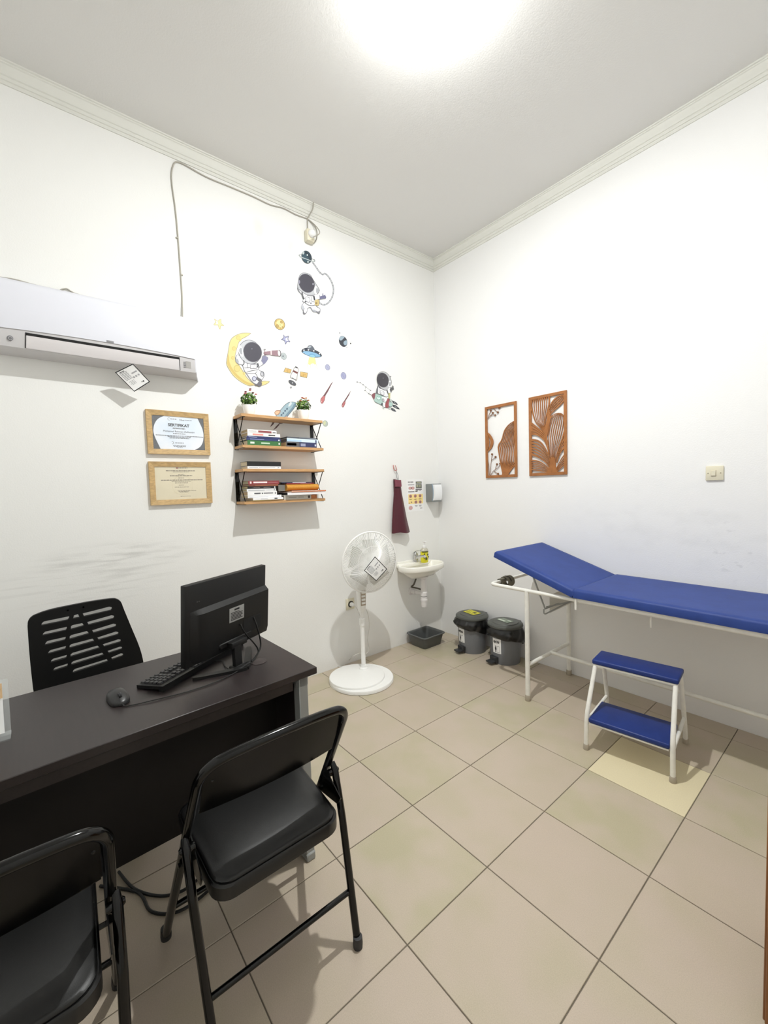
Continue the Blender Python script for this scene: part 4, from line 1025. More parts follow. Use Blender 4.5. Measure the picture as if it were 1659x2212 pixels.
bk2('grey-white file with a round emblem, bottom right of lower shelf', 885, 1310, z, .030, (196, 192, 182), ((.18, .45, .4, .55, (150, 148, 142)), (.52, .72, .4, .55, (150, 148, 142)), (.88, .96, .2, .8, (70, 60, 55))), pages=(96, 90, 80), group=gL)
bk2('orange-brown folder standing behind the file, lower shelf', 1312, 1400, z, .028, (176, 104, 52), ((.0, .6, .5, 1.0, (196, 120, 66)),), group=gL)
bk2('large white pad jutting beyond the shelf, lower right stack', 945, 1530, z + .031, .018, (240, 238, 240), (), x0=.02, x1=.168, pages=(30, 28, 28), group=gL)
bk2('large rust-edged pad lying on the white pad', 1010, 1545, z + .050, .010, (204, 128, 92), ((.0, .75, .55, 1.0, (236, 200, 180)),), x0=.03, x1=.172, group=gL)
# rolled yellow envelope
y0 = at(490 + 935 / 7.213, 1055, 0, .13).y; y1 = at(490 + 1428 / 7.213, 1055, 0, .13).y
t = thing('envelope_bundle', 'fat amber envelope bundle with rounded edge, lower right stack', 'envelope', (.08, (y0 + y1) / 2, z + .061), world=True)
bm = NB(); prs = [(.02, 0), (.02, .042), (.110, .044)] + [(.110 + .027 * math.sin(a), .022 + .022 * math.cos(a)) for a in [PI * k / 8 for k in range(1, 8)]] + [(.110, 0)]
A = [(x, y0, z + .061 + h) for x, h in prs]; prism(bm, A, (0, y1 - y0, 0)); link('envelope', bm, mat('amber_paper', (206, 146, 50), .45, var=.2, vscale=20, stretch=(1, 12, 3)), t)
bm = NB(); b2(bm, (.022, y0 - .05, z + .0605), (.105, y0 - .001, z + .103)); link('grey_end', bm, mat('shade_grey', (120, 118, 112), .7), t)
bk2('thin dark red book on the amber envelope bundle', 935, 1360, z + .1055, .008, (128, 44, 44), ((.5, .9, .3, .7, (170, 110, 100)),), pages=(150, 146, 140), x1=.12, group=gL)
bk2('slim white and navy leaflet topmost of the lower right stack', 860, 1325, z + .114, .007, (52, 56, 84), ((.35, .8, .1, .9, (206, 206, 216)),), x1=.11, group=gL)

def plant(label, c, flower_rgb, hi):
    random.seed(hi)
    t = thing('potted_plant', label, 'plant', c, world=True)
    c = Vector(c)
    bm = NB(); rings = []
    for z, r in ((0, .027), (.004, .0290), (.03, .034), (.062, .0375), (.0645, .0375), (.0645, .034), (.05, .031)):
        ring = []
        for k in range(24):
            a = 2 * PI * k / 24; cs, sn = math.cos(a), math.sin(a); e = .7
            ring.append(bm.verts.new(c + Vector((r * math.copysign(abs(cs) ** e, cs), r * math.copysign(abs(sn) ** e, sn), z))))
        rings.append(ring)
    for a, b in zip(rings, rings[1:]):
        for k in range(24): bm.faces.new((a[k], a[(k + 1) % 24], b[(k + 1) % 24], b[k]))
    bm.faces.new(list(reversed(rings[0]))); bm.faces.new(rings[-1]); link('pot', bm, mat('white_pot', (240, 240, 238), .3), t)
    gr = [mat('leaf_dark', (50, 84, 30), .5), mat('leaf_mid', (84, 124, 48), .5), mat('leaf_light', (128, 160, 70), .5)]
    bm = NB(); cc = c + Vector((0, 0, .101))
    for k in range(340):
        d = Vector((random.gauss(0, 1), random.gauss(0, 1), random.gauss(0, 1))).normalized()
        if d.z < -.55: d.z = -.3
        r = .052 * (.55 + .45 * random.random()); p = cc + Vector((d.x * r, d.y * r, d.z * r * .95))
        nn = (d + Vector((random.uniform(-.7, .7), random.uniform(-.7, .7), random.uniform(-.1, .9)))).normalized()
        s = nn.cross(Vector((random.gauss(0, 1), random.gauss(0, 1), .3))).normalized(); q = nn.cross(s)
        L = random.uniform(.011, .018); wd = L * .42
        mid = p + nn * .002
        vs = [bm.verts.new(v) for v in (p - s * L * .5, p - s * .1 * L + q * wd, p + s * .35 * L + q * wd * .6, p + s * L * .6, p + s * .35 * L - q * wd * .6, p - s * .1 * L - q * wd, mid)]
        mi = random.choice((0, 0, 1, 1, 2)) if d.z < .2 else random.choice((0, 1, 1, 2))
        for j in range(6):
            f = bm.faces.new((vs[j], vs[(j + 1) % 6], vs[6])); f.material_index = mi
    f_ = link('foliage', bm, gr, t, ang=80); f_['kind'] = 'stuff'
    for k, (dx, dy, dz, rgb) in enumerate(flower_rgb):
        Mf = mat('petal_%d_%d_%d' % rgb, rgb, .6); bm = NB(); p = cc + Vector((dx, dy, dz))
        for j in range(9):
            a = 2 * PI * j / 9 * 1.7; rr = .004 + .004 * (j % 3) / 2
            q = p + Vector((rr * math.cos(a), rr * math.sin(a), .002 * (j % 2)))
            bmesh.ops.create_icosphere(bm, subdivisions=1, radius=.0042, matrix=Matrix.Translation(q) @ Matrix.Scale(.6, 4, (0, 0, 1)))
        link('flower', bm, Mf, t)
pk = (222, 130, 140); dk_ = (120, 40, 60)
p1 = at(539, 897, 0, .085); p2 = at(656.5, 909, 0, .085)
plant('small white pot with pink-flowered green plant on the upper shelf', (.082, p1.y, 1.9055), [(.035, -.034, .030, pk), (.02, .004, .056, (226, 140, 146)), (.03, .038, .034, pk), (.01, -.022, .046, dk_), (.01, .01, .068, dk_), (.012, .026, .046, dk_)], 3)
plant('small white pot with orange-flowered green plant on the upper shelf', (.082, p2.y, 1.9055), [(.028, -.008, .046, (206, 118, 50)), (.024, .012, .052, (214, 134, 60)), (.03, -.036, .026, (190, 110, 66)), (.012, -.012, .054, (170, 70, 50)), (.034, .024, .036, (200, 120, 60))], 9)

# ------------------------------------------------------------------ framed certificates
def certificate(label, y0, y1, z0, z1):
    t = thing('certificate_frame', label, 'picture frame', (0, (y0 + y1) / 2, z0), world=True)
    fw = .030; d = .020
    def bar(nm, pts):
        bm = NB(); A = [bm.verts.new((.0, y, z)) for y, z in pts]; B = [bm.verts.new((d if k in (0, 1) else d * .72, y, z)) for k, (y, z) in enumerate(pts)]
        for i in range(4): bm.faces.new((A[i], A[(i + 1) % 4], B[(i + 1) % 4], B[i]))
        bm.faces.new(A); bm.faces.new(B); link(nm, bm, M_oakframe, t)
    o = [(y0, z0), (y1, z0), (y1, z1), (y0, z1)]; i = [(y0 + fw, z0 + fw), (y1 - fw, z0 + fw), (y1 - fw, z1 - fw), (y0 + fw, z1 - fw)]
    for a in range(4): bar('frame_rail', [o[a], o[(a + 1) % 4], i[(a + 1) % 4], i[a]])
    return t, (y0 + fw, y1 - fw, z0 + fw, z1 - fw)
def wl_poly(bm, pts, x):
    bm.faces.new([bm.verts.new((x, y, z)) for y, z in pts])
def lines(rows, yc, x, z0, hgt):
    """illegible print: each row a run of word-length bars"""
    bm = NB()
    for (dy, dz, w, h, seed) in rows:
        rnd = random.Random(seed); y = yc + dy - w / 2; end = yc + dy + w / 2
        while y < end - .002:
            ww = min(rnd.uniform(.005, .016), end - y); wl_poly(bm, [(y, z0 + dz), (y + ww, z0 + dz), (y + ww, z0 + dz + h), (y, z0 + dz + h)], x); y += ww + .0022
    return bm
Rv, Uv = (0, 1, 0), (0, 0, 1)
t, (a, b, c, d) = certificate('oak-framed blue and white certificate, the upper of the two', -2.446, -2.098, 1.647, 1.903)
bm = NB(); b2(bm, (.002, a, c), (.0105, b, d)); sh = link('sheet', bm, mat('certificate_charcoal', (78, 82, 88), .6), t)
W_, H_ = b - a, d - c; yc = (a + b) / 2
def cp(fx, fy): return (a + fx * W_, c + (1 - fy) * H_)
curve = [(.10, 0)]
arc1 = [(v.x, v.y) for v in smooth_path([(.235, 0, 0), (.12, .10, 0), (.05, .25, 0), (.02, .42, 0), (.022, .55, 0), (.05, .70, 0)], 5)]
arc2 = [(v.x, v.y) for v in smooth_path([(.79, 1, 0), (.90, .90, 0), (.965, .74, 0), (.987, .52, 0), (.975, .36, 0), (.95, .24, 0)], 5)]
pts = arc1 + [(.13, 1.0)] + arc2 + [(.88, 0)]
bm = NB(); wl_poly(bm, [cp(*p) for p in pts], .0110); link('white_field', bm, mat('certificate_pale_blue', (222, 234, 248), .6, var=.25, vscale=8, rgb2=(240, 243, 250)), t)
bm = NB()
for P in ([(.03, .30), (.022, .42), (.0, .42), (.0, .62), (.03, .60), (.012, .5)],): wl_poly(bm, [cp(*p) for p in [(.0, .03), (.03, .0), (.0, .0)]], .0112)
link('gold_corner', bm, mat('gold_print', (214, 176, 90), .5), t)
bm = text_bm('SERTIFIKAT', .0235, (.0116, yc, c + H_ * .735), Rv, Uv, bold=.0007); link('title', bm, M_ink, t)
bm = text_bm('Mohamad Rahman Zulhendri', .0150, (.0116, yc, c + H_ * .545), Rv, Uv); link('name_line', bm, mat('slate_ink', (60, 62, 74), .7), t)
bm = text_bm('Fiber', .0150, (.0116, yc + .020, c + H_ * .905), Rv, Uv); link('header_word', bm, M_dgrey_ink, t)
bm = lines([(0, H_ * .655, .066, .0016, 1), (0, H_ * .625, .07, .0035, 2), (0, H_ * .47, .068, .0038, 3), (.005, H_ * .405, .265, .0035, 4), (.0, H_ * .37, .13, .0035, 5), (0, H_ * .335, .11, .0032, 6), (.0, H_ * .11, .075, .0026, 7), (0, H_ * .085, .07, .0026, 8), (0, H_ * .055, .03, .002, 9)], yc, .0116, c, H_); link('small_print', bm, M_dgrey_ink, t)
bm = NB()
def arcring(bm, yc_, zc_, r0, r1, x, a0=0, a1=2 * PI, n=20):
    A = [Vector((x, yc_ + r0 * math.cos(a0 + (a1 - a0) * k / n), zc_ + r0 * math.sin(a0 + (a1 - a0) * k / n))) for k in range(n + 1)]
    B = [Vector((x, yc_ + r1 * math.cos(a0 + (a1 - a0) * k / n), zc_ + r1 * math.sin(a0 + (a1 - a0) * k / n))) for k in range(n + 1)]
    strip(bm, A, B)
arcring(bm, yc - .052, c + H_ * .915, .006, .0078, .0116, .6, 5.2); arcring(bm, yc - .042, c + H_ * .20, .0062, .0085, .0116, -1.6, 1.9)
link('ring_emblem', bm, M_grey_ink, t)
bm = lines([(-.028, H_ * .905, .034, .006, 11), (.058, H_ * .90, .04, .005, 13), (.0, H_ * .185, .05, .006, 12)], yc, .0116, c, H_); link('pale_print', bm, mat('pale_grey_ink', (160, 166, 176), .7), t)
bm = NB(); b2(bm, (.013, a, c), (.0138, b, d)); link('glass', bm, glass_mat('frame_glass', (250, 250, 250), .05), t)
t, (a, b, c, d) = certificate('oak-framed cream certificate, the lower of the two', -2.448, -2.101, 1.346, 1.602)
bm = NB(); b2(bm, (.002, a, c), (.0105, b, d)); link('sheet', bm, mat('certificate_cream', (226, 216, 188), .65, var=.06, vscale=9), t)
W_, H_ = b - a, d - c; yc = (a + b) / 2
bm = lines([(.01, H_ * .955, .055, .0045, 21), (0, H_ * .87, .165, .0042, 22), (0, H_ * .835, .09, .002, 23), (0, H_ * .76, .035, .0022, 24), (.0, H_ * .715, .125, .0042, 25), (0, H_ * .65, .035, .0024, 26), (.005, H_ * .585, .235, .0038, 27), (0, H_ * .545, .11, .0022, 28), (0, H_ * .495, .075, .0036, 29), (0, H_ * .43, .032, .0026, 30), (0, H_ * .37, .08, .0026, 31), (.028, H_ * .255, .105, .0026, 32), (.01, H_ * .235, .06, .002, 33), (.01, H_ * .21, .05, .0018, 34), (.02, H_ * .085, .06, .0022, 35)], yc, .0112, c, H_); link('small_print', bm, mat('sepia_ink', (122, 112, 98), .7), t)
bm = NB(); arcring(bm, yc - .022, c + H_ * .965, .002, .0055, .0112); link('emblem', bm, mat('dark_red_ink', (150, 70, 60), .7), t)
bm = NB(); arcring(bm, yc + .005, c + H_ * .43, .058, .0592, .0112, n=40); link('watermark_ring', bm, mat('faint_ink', (214, 202, 170), .7), t)
bm = NB(); b2(bm, (.013, a, c), (.0138, b, d)); link('glass', bm, glass_mat('frame_glass2', (250, 250, 250), .05), t)

# ------------------------------------------------------------------ pierced wall panels
def art_panel(label, frame_out, frame_in, leaves, stems, berries, solids):
    sc = 7.9
    def w(a, b, y=0): return at(1030 + a / sc, 830 + b / sc, 1, y)
    o = [w(*p) for p in frame_out]; xs = [o[0].x, o[3].x]; xl = (o[0].x + o[3].x) / 2; xr = (o[1].x + o[2].x) / 2; zt = (o[0].z + o[1].z) / 2; zb = (o[2].z + o[3].z) / 2
    t = thing('pierced_panel', label, 'wall art', ((xl + xr) / 2, 0, zb), world=True)
    fw = .022; d = .010
    for lo, hi in (((xl, zb), (xl + fw, zt)), ((xr - fw, zb), (xr, zt)), ((xl + fw, zb), (xr - fw, zb + fw)), ((xl + fw, zt - fw), (xr - fw, zt))):
        bm = NB(); b2(bm, (lo[0], -d - .004, lo[1]), (hi[0], -.004, hi[1]), .001); link('frame_rail', bm, M_copper, t)
    # the frame in the crop is slanted by perspective: w() undoes it, clamp to the frame
    def cl(p): return Vector((min(max(p.x, xl + .008), xr - .008), p.y, min(max(p.z, zb + .008), zt - .008)))
    def samp(P, n):
        P = [Vector((x, y, 0)) for x, y in P]; P = smooth_path(P, 8); L = [0]
        for a, b in zip(P, P[1:]): L.append(L[-1] + (b - a).length)
        out = []; j = 0
        for k in range(n + 1):
            s = L[-1] * k / n
            while j < len(L) - 2 and L[j + 1] < s: j += 1
            f = (s - L[j]) / max(1e-9, L[j + 1] - L[j]); out.append(P[j].lerp(P[j + 1], min(1, max(0, f))))
        return out
    for li, (Lc, Rc, nr, gap) in enumerate(leaves):
        n = 18; A = samp(Lc, n); B = samp(Rc, n); yo = -.0062 - .0004 * li
        bm = NB()
        for k in range(nr):
            P = []; Q = []
            for i in range(n + 1):
                f = i / n; e = min(1, max(0, (f - .10) / .16)) * min(1, max(0, (.98 - f) / .06)); g = min(.8, gap * 1.35) * e / nr / 2
                ta = k / nr + (g if k > 0 else 0); tb = (k + 1) / nr - (g if k < nr - 1 else 0)
                pa = A[i].lerp(B[i], ta); pb = A[i].lerp(B[i], tb)
                P.append(cl(w(pa.x, pa.y, yo))); Q.append(cl(w(pb.x, pb.y, yo)))
            strip(bm, P, Q, (0, -.0055, 0))
        link('leaf', bm, M_copper, t, ang=30)
    M_dk = mat('dark_copper_board', (120, 78, 46), .55)
    for P in stems:
        P = [cl(w(a, b, -.009)) for a, b in P]; bm = NB(); tube(bm, smooth_path(P, 5), .0022, 6); link('stem', bm, M_dk, t)
    for a, b, r in berries:
        bm = NB(); c = cl(w(a, b, -.006)); lathe(bm, [(r, 0), (r, .005), (.0001, .005)], 16, c, rot3('X', PI / 2)); link('berry', bm, M_dk, t)
    for P in solids:
        bm = NB(); prism(bm, [cl(w(a, b, -.0055)) for a, b in P], (0, -.0065, 0)); link('trunk', bm, M_copper, t)
art_panel('smaller copper-brown pierced panel with one large leaf and berries', [(160, 390), (697, 290), (693, 1585), (160, 1600)], None,
    [([(445, 1545), (405, 1360), (375, 1180), (362, 1050), (425, 945), (470, 790), (560, 675), (690, 600)], [(535, 1550), (590, 1465), (640, 1400), (690, 1340), (690, 1240), (690, 1100), (690, 900), (690, 640)], 11, .42),
     ([(170, 815), (225, 850), (275, 930), (286, 1000), (255, 1090), (175, 1170)], [(165, 830), (166, 900), (166, 960), (166, 1020), (166, 1090), (165, 1160)], 2, .2)],
    [[(222, 1545), (238, 1400), (248, 1300), (262, 1200)], [(248, 1300), (285, 1275), (322, 1240)], [(235, 1555), (275, 1490), (325, 1450), (375, 1410), (398, 1350)], [(318, 1455), (325, 1410), (345, 1365)], [(295, 1480), (330, 1510), (365, 1530)],
     [(190, 590), (210, 520), (240, 450)], [(195, 585), (230, 540), (275, 490)], [(225, 545), (270, 525), (316, 528)], [(285, 410), (320, 450), (362, 480)], [(385, 385), (395, 405), (400, 395)], [(215, 1560), (205, 1400), (185, 1280)]],
    [(262, 1196, .0085), (322, 1240, .0085), (346, 1365, .0085), (365, 1528, .0085), (240, 450, .0085), (275, 490, .0085), (316, 528, .0075), (362, 480, .0085), (385, 400, .010), (396, 1355, .006)],
    [[(430, 1560), (550, 1560), (520, 1500), (450, 1480)]])
art_panel('larger copper-brown pierced panel filled with fan-shaped leaves', [(905, 228), (1555, 105), (1543, 1545), (903, 1565)], None,
    [([(1175, 860), (1090, 750), (1000, 640), (945, 480), (925, 380), (925, 270)], [(1190, 860), (1175, 650), (1210, 480), (1245, 350), (1250, 270), (1250, 190)], 9, .50),
     ([(1205, 570), (1235, 420), (1270, 320), (1330, 245), (1400, 195), (1475, 175)], [(1220, 585), (1290, 490), (1360, 425), (1430, 360), (1480, 300), (1510, 230)], 5, .35),
     ([(1285, 1510), (1235, 1230), (1185, 960), (1190, 760), (1230, 620), (1300, 520), (1400, 488)], [(1340, 1510), (1365, 1250), (1410, 1090), (1475, 920), (1520, 740), (1520, 570), (1440, 492)], 9, .52),
     ([(1240, 1190), (1160, 980), (1060, 890), (1000, 868), (925, 865)], [(1215, 960), (1150, 830), (1060, 750), (1000, 700), (925, 640)], 4, .12),
     ([(1280, 1500), (1190, 1350), (1080, 1270), (1000, 1235), (925, 1210)], [(1300, 1450), (1230, 1200), (1130, 1020), (1040, 950), (925, 930)], 6, .40),
     ([(1250, 1520), (1130, 1490), (1040, 1478), (980, 1470), (925, 1470)], [(1290, 1490), (1190, 1390), (1090, 1320), (1010, 1295), (925, 1285)], 6, .42),
     ([(1335, 1510), (1375, 1400), (1425, 1300), (1470, 1230), (1520, 1170)], [(1360, 1510), (1400, 1470), (1440, 1430), (1480, 1395), (1520, 1365)], 5, .38),
     ([(1365, 1340), (1385, 1200), (1420, 1090), (1470, 960), (1520, 840)], [(1375, 1340), (1410, 1230), (1450, 1150), (1490, 1100), (1520, 1050)], 3, .30)],
    [], [], [[(1180, 1540), (1400, 1540), (1345, 1380), (1330, 1250), (1270, 1250), (1265, 1400)], [(1150, 900), (1210, 880), (1270, 560), (1225, 350), (1205, 560), (1180, 700)]])

# ------------------------------------------------------------------ wash basin in the corner
def build_sink():
    zr = .728; cy = -.372
    t = thing('wash_basin', 'white ceramic wash basin on the left wall near the corner', 'sink', (0, cy, .34), world=True)
    n = 56
    def outl(k, z):
        """D-shaped plan shrunk by k metres"""
        ring = []
        for j in range(n):
            a = 2 * PI * j / n; c, s = math.cos(a), math.sin(a)
            e = .82; x = .135 + (.137 - k) * math.copysign(abs(c) ** (.62 if c < 0 else 1.0), c); y = cy + (.232 - k) * math.copysign(abs(s) ** e, s)
            ring.append(Vector((max(x, .0005 + k * .3), y, z)))
        return ring
    bm = NB(); prof_ = [(.115, zr - .115), (.095, zr - .112), (.060, zr - .085), (.034, zr - .064), (.014, zr - .052), (.003, zr - .046), (0, zr - .038), (0, zr - .006), (.004, zr), (.010, zr + .0015), (.018, zr - .001), (.026, zr - .012), (.045, zr - .050), (.075, zr - .085), (.10, zr - .098), (.12, zr - .100)]
    rows = [[bm.verts.new(p) for p in outl(k, z)] for k, z in prof_]
    for a, b in zip(rows, rows[1:]):
        for j in range(n): bm.faces.new((a[j], a[(j + 1) % n], b[(j + 1) % n], b[j]))
    bm.faces.new(list(reversed(rows[0]))); bm.faces.new(rows[-1]); bw = link('bowl', bm, M_ceramic, t, ang=60)
    bm = NB(); b2(bm, (.0, cy - .195, zr - .03), (.062, cy + .195, zr + .006), .012, 3); b2(bm, (.0, cy - .185, zr - .01), (.016, cy + .185, zr + .022), .006, 2); link('tap_ledge', bm, M_ceramic, t)
    bm = NB(); lathe(bm, [(.0001, .0), (.02, .0), (.021, .003), (.012, .004), (.0001, .004)], 18, (.145, cy, zr - .099)); link('drain', bm, M_chrome, bw)
    # single-lever tap
    b = at(897, 1213, 2, zr + .006); by = b.y; bx = .040
    tp = thing('tap', 'chrome single-lever tap on the wash basin', 'tap', (bx, by, zr + .006), world=True)
    bm = NB(); lathe(bm, [(.026, 0), (.0265, .006), (.021, .012), (.020, .05), (.022, .056), (.021, .074), (.014, .084), (.0001, .086)], 24, (bx, by, zr + .006)); link('body', bm, M_chrome, tp)
    bm = NB(); P = smooth_path([(bx, by, zr + .035), (bx + .05, by + .012, zr + .056), (bx + .090, by + .022, zr + .062), (bx + .102, by + .025, zr + .050)], 5); tube(bm, P, [.015 - .004 * k / len(P) for k in range(len(P))], 14); link('spout', bm, M_chrome, tp)
    bm = NB(); A = smooth_path([(bx - .022, by, zr + .075), (bx, by, zr + .094), (bx + .03, by + .006, zr + .106), (bx + .062, by + .014, zr + .112)], 5)
    strip(bm, [p + Vector((0, -.012, 0)) for p in A], [p + Vector((0, .012, 0)) for p in A], (0, 0, .006)); link('lever', bm, M_chrome, tp)
    # waste: tailpiece, bottle trap, arm into the wall, flexible hose
    dx = .150; dy = cy - .004
    bm = NB(); lathe(bm, [(.040, .616), (.040, .604), (.030, .600), (.026, .598), (.0255, .475)], 24, (dx, dy, 0)); link('tailpiece', bm, M_pvc, t)
    bm = NB(); lathe(bm, [(.0265, .480), (.030, .476), (.030, .444), (.0275, .442)], 24, (dx, dy, 0)); lathe(bm, [(.0001, .345), (.024, .345), (.0255, .350), (.0275, .398), (.031, .399), (.031, .412), (.0285, .414), (.0285, .432), (.026, .445)], 24, (dx, dy, 0)); link('bottle_trap', bm, M_pvc, t)
    bm = NB(); tube(bm, [(dx - .02, dy, .462), (.004, dy - .012, .462)], .0165, 16); tube(bm, [(.035, dy - .01, .462), (.055, dy - .008, .462)], .0215, 16); link('waste_arm', bm, M_pvc, t)
    bm = NB(); lathe(bm, [(.0001, 0), (.036, 0), (.034, .006), (.018, .010), (.018, .02)], 22, (0, dy - .012, .462), rot3('Y', PI / 2)); link('wall_flange', bm, M_pvc, t)
    bm = NB(); tube(bm, smooth_path([(.045, dy + .01, .612), (.045, dy + .008, .58), (.038, dy - .012, .53), (.020, dy - .025, .507), (.040, dy - .01, .500), (.085, dy + .0, .497), (.115, dy + .02, .485)], 7), .0075, 10); link('supply_hose', bm, mat('braided_hose', (92, 88, 78), .4, .3, bump=.3, bscale=900), t)
    bm = NB(); lathe(bm, [(.0292, .4405), (.0292, .4445), (.0272, .4445)], 24, (dx, dy, 0), cap=False); link('trap_seal', bm, M_dgrey_ink, t)
    # soap bottle on the rim
    c = at(917, 1213.5, 2, zr + .002); c = Vector((.105, at(917, 1213, 0, .105).y, zr + .001))
    s = thing('soap_bottle', 'yellow pump bottle of dish soap standing on the basin rim', 'bottle', c, world=True)
    M_soap = mat('yellow_soap', (214, 206, 40), .25, spec=.5)
    bm = NB(); lathe(bm, [(.0001, 0), (.030, 0), (.033, .004), (.034, .03), (.0335, .075), (.028, .096), (.020, .104), (.0001, .105)], 24, c, sx=.72, sy=1.0); bo = link('bottle', bm, M_soap, s)
    bm = NB(); lathe(bm, [(.0345, .084), (.0295, .098), (.021, .1055), (.0145, .108), (.0145, .112)], 24, c, sx=.73, sy=1.0, cap=False); link('bottle_shoulder', bm, mat('clear_grey_plastic', (190, 186, 170), .2), bo)
    bm = NB(); lathe(bm, [(.015, .106), (.016, .108), (.016, .122), (.007, .124), (.0055, .126), (.0055, .150), (.0001, .150)], 18, c); box(bm, c + Vector((.012, -.004, .153)), (.040, .014, .009), rot3('Z', -.3), .003, 2); link('pump', bm, M_white_plastic, s)
    bm = NB(); rn = random.Random(4)
    for k, (yy, zz, r) in enumerate([(-.018, .062, .009), (.012, .058, .008), (.022, .040, .007), (-.004, .030, .010), (-.02, .036, .006)]):
        px_ = math.sqrt(max(0, 1 - (yy / .034) ** 2)) * .0248 + .0006; lathe(bm, [(r, 0), (.0001, .0006)], 14, c + Vector((px_, yy, zz)), rot3('Y', PI / 2))
    link('label_print', bm, mat('dark_olive_print', (84, 86, 22), .5), bo)
    bm = NB()
    for j in range(14):
        pass
    A = []; B = []
    for k in range(15):
        a = -1.2 + 2.4 * k / 14; A.append(c + Vector((.0250 * math.cos(a), .0345 * math.sin(a), .076))); B.append(c + Vector((.0246 * math.cos(a), .0340 * math.sin(a), .086)))
    strip(bm, A, B, (.0004, 0, 0)); link('label_band', bm, mat('dark_olive_print', (84, 86, 22), .5), bo)
    s.scale = (1.2, 1.2, 1.22)
build_sink()

# grey plastic tub on the floor below the basin
t = thing('plastic_tub', 'dark grey open plastic tub on the floor under the basin', 'tub', (.140, -.352, 0), world=True)
def rrect(x0, x1, y0, y1, r, z, n=5):
    o = []
    for (cx, cy), a0 in (((x1 - r, y0 + r), -90), ((x1 - r, y1 - r), 0), ((x0 + r, y1 - r), 90), ((x0 + r, y0 + r), 180)):
        for j in range(n + 1):
            a = math.radians(a0 + 90 * j / n); o.append(Vector((cx + r * math.cos(a), cy + r * math.sin(a), z)))
    return o
bm = NB(); tx0, tx1, ty0, ty1 = .022, .258, -.486, -.222; R_ = []
for k, z in ((.030, .0), (.026, .004), (.008, .090), (.008, .096), (-.004, .098), (-.006, .104), (-.003, .108), (.006, .108), (.011, .102), (.013, .090), (.030, .008), (.05, .006)):
    R_.append([bm.verts.new(p) for p in rrect(tx0 + k, tx1 - k, ty0 + k, ty1 - k, max(.012, .034 - k * .3), z)])
for a, b in zip(R_, R_[1:]):
    for j in range(len(a)): bm.faces.new((a[j], a[(j + 1) % len(a)], b[(j + 1) % len(a)], b[j]))
bm.faces.new(list(reversed(R_[0]))); bm.faces.new(R_[-1]); link('tub', bm, mat('tub_grey_plastic', (84, 86, 86), .4), t)

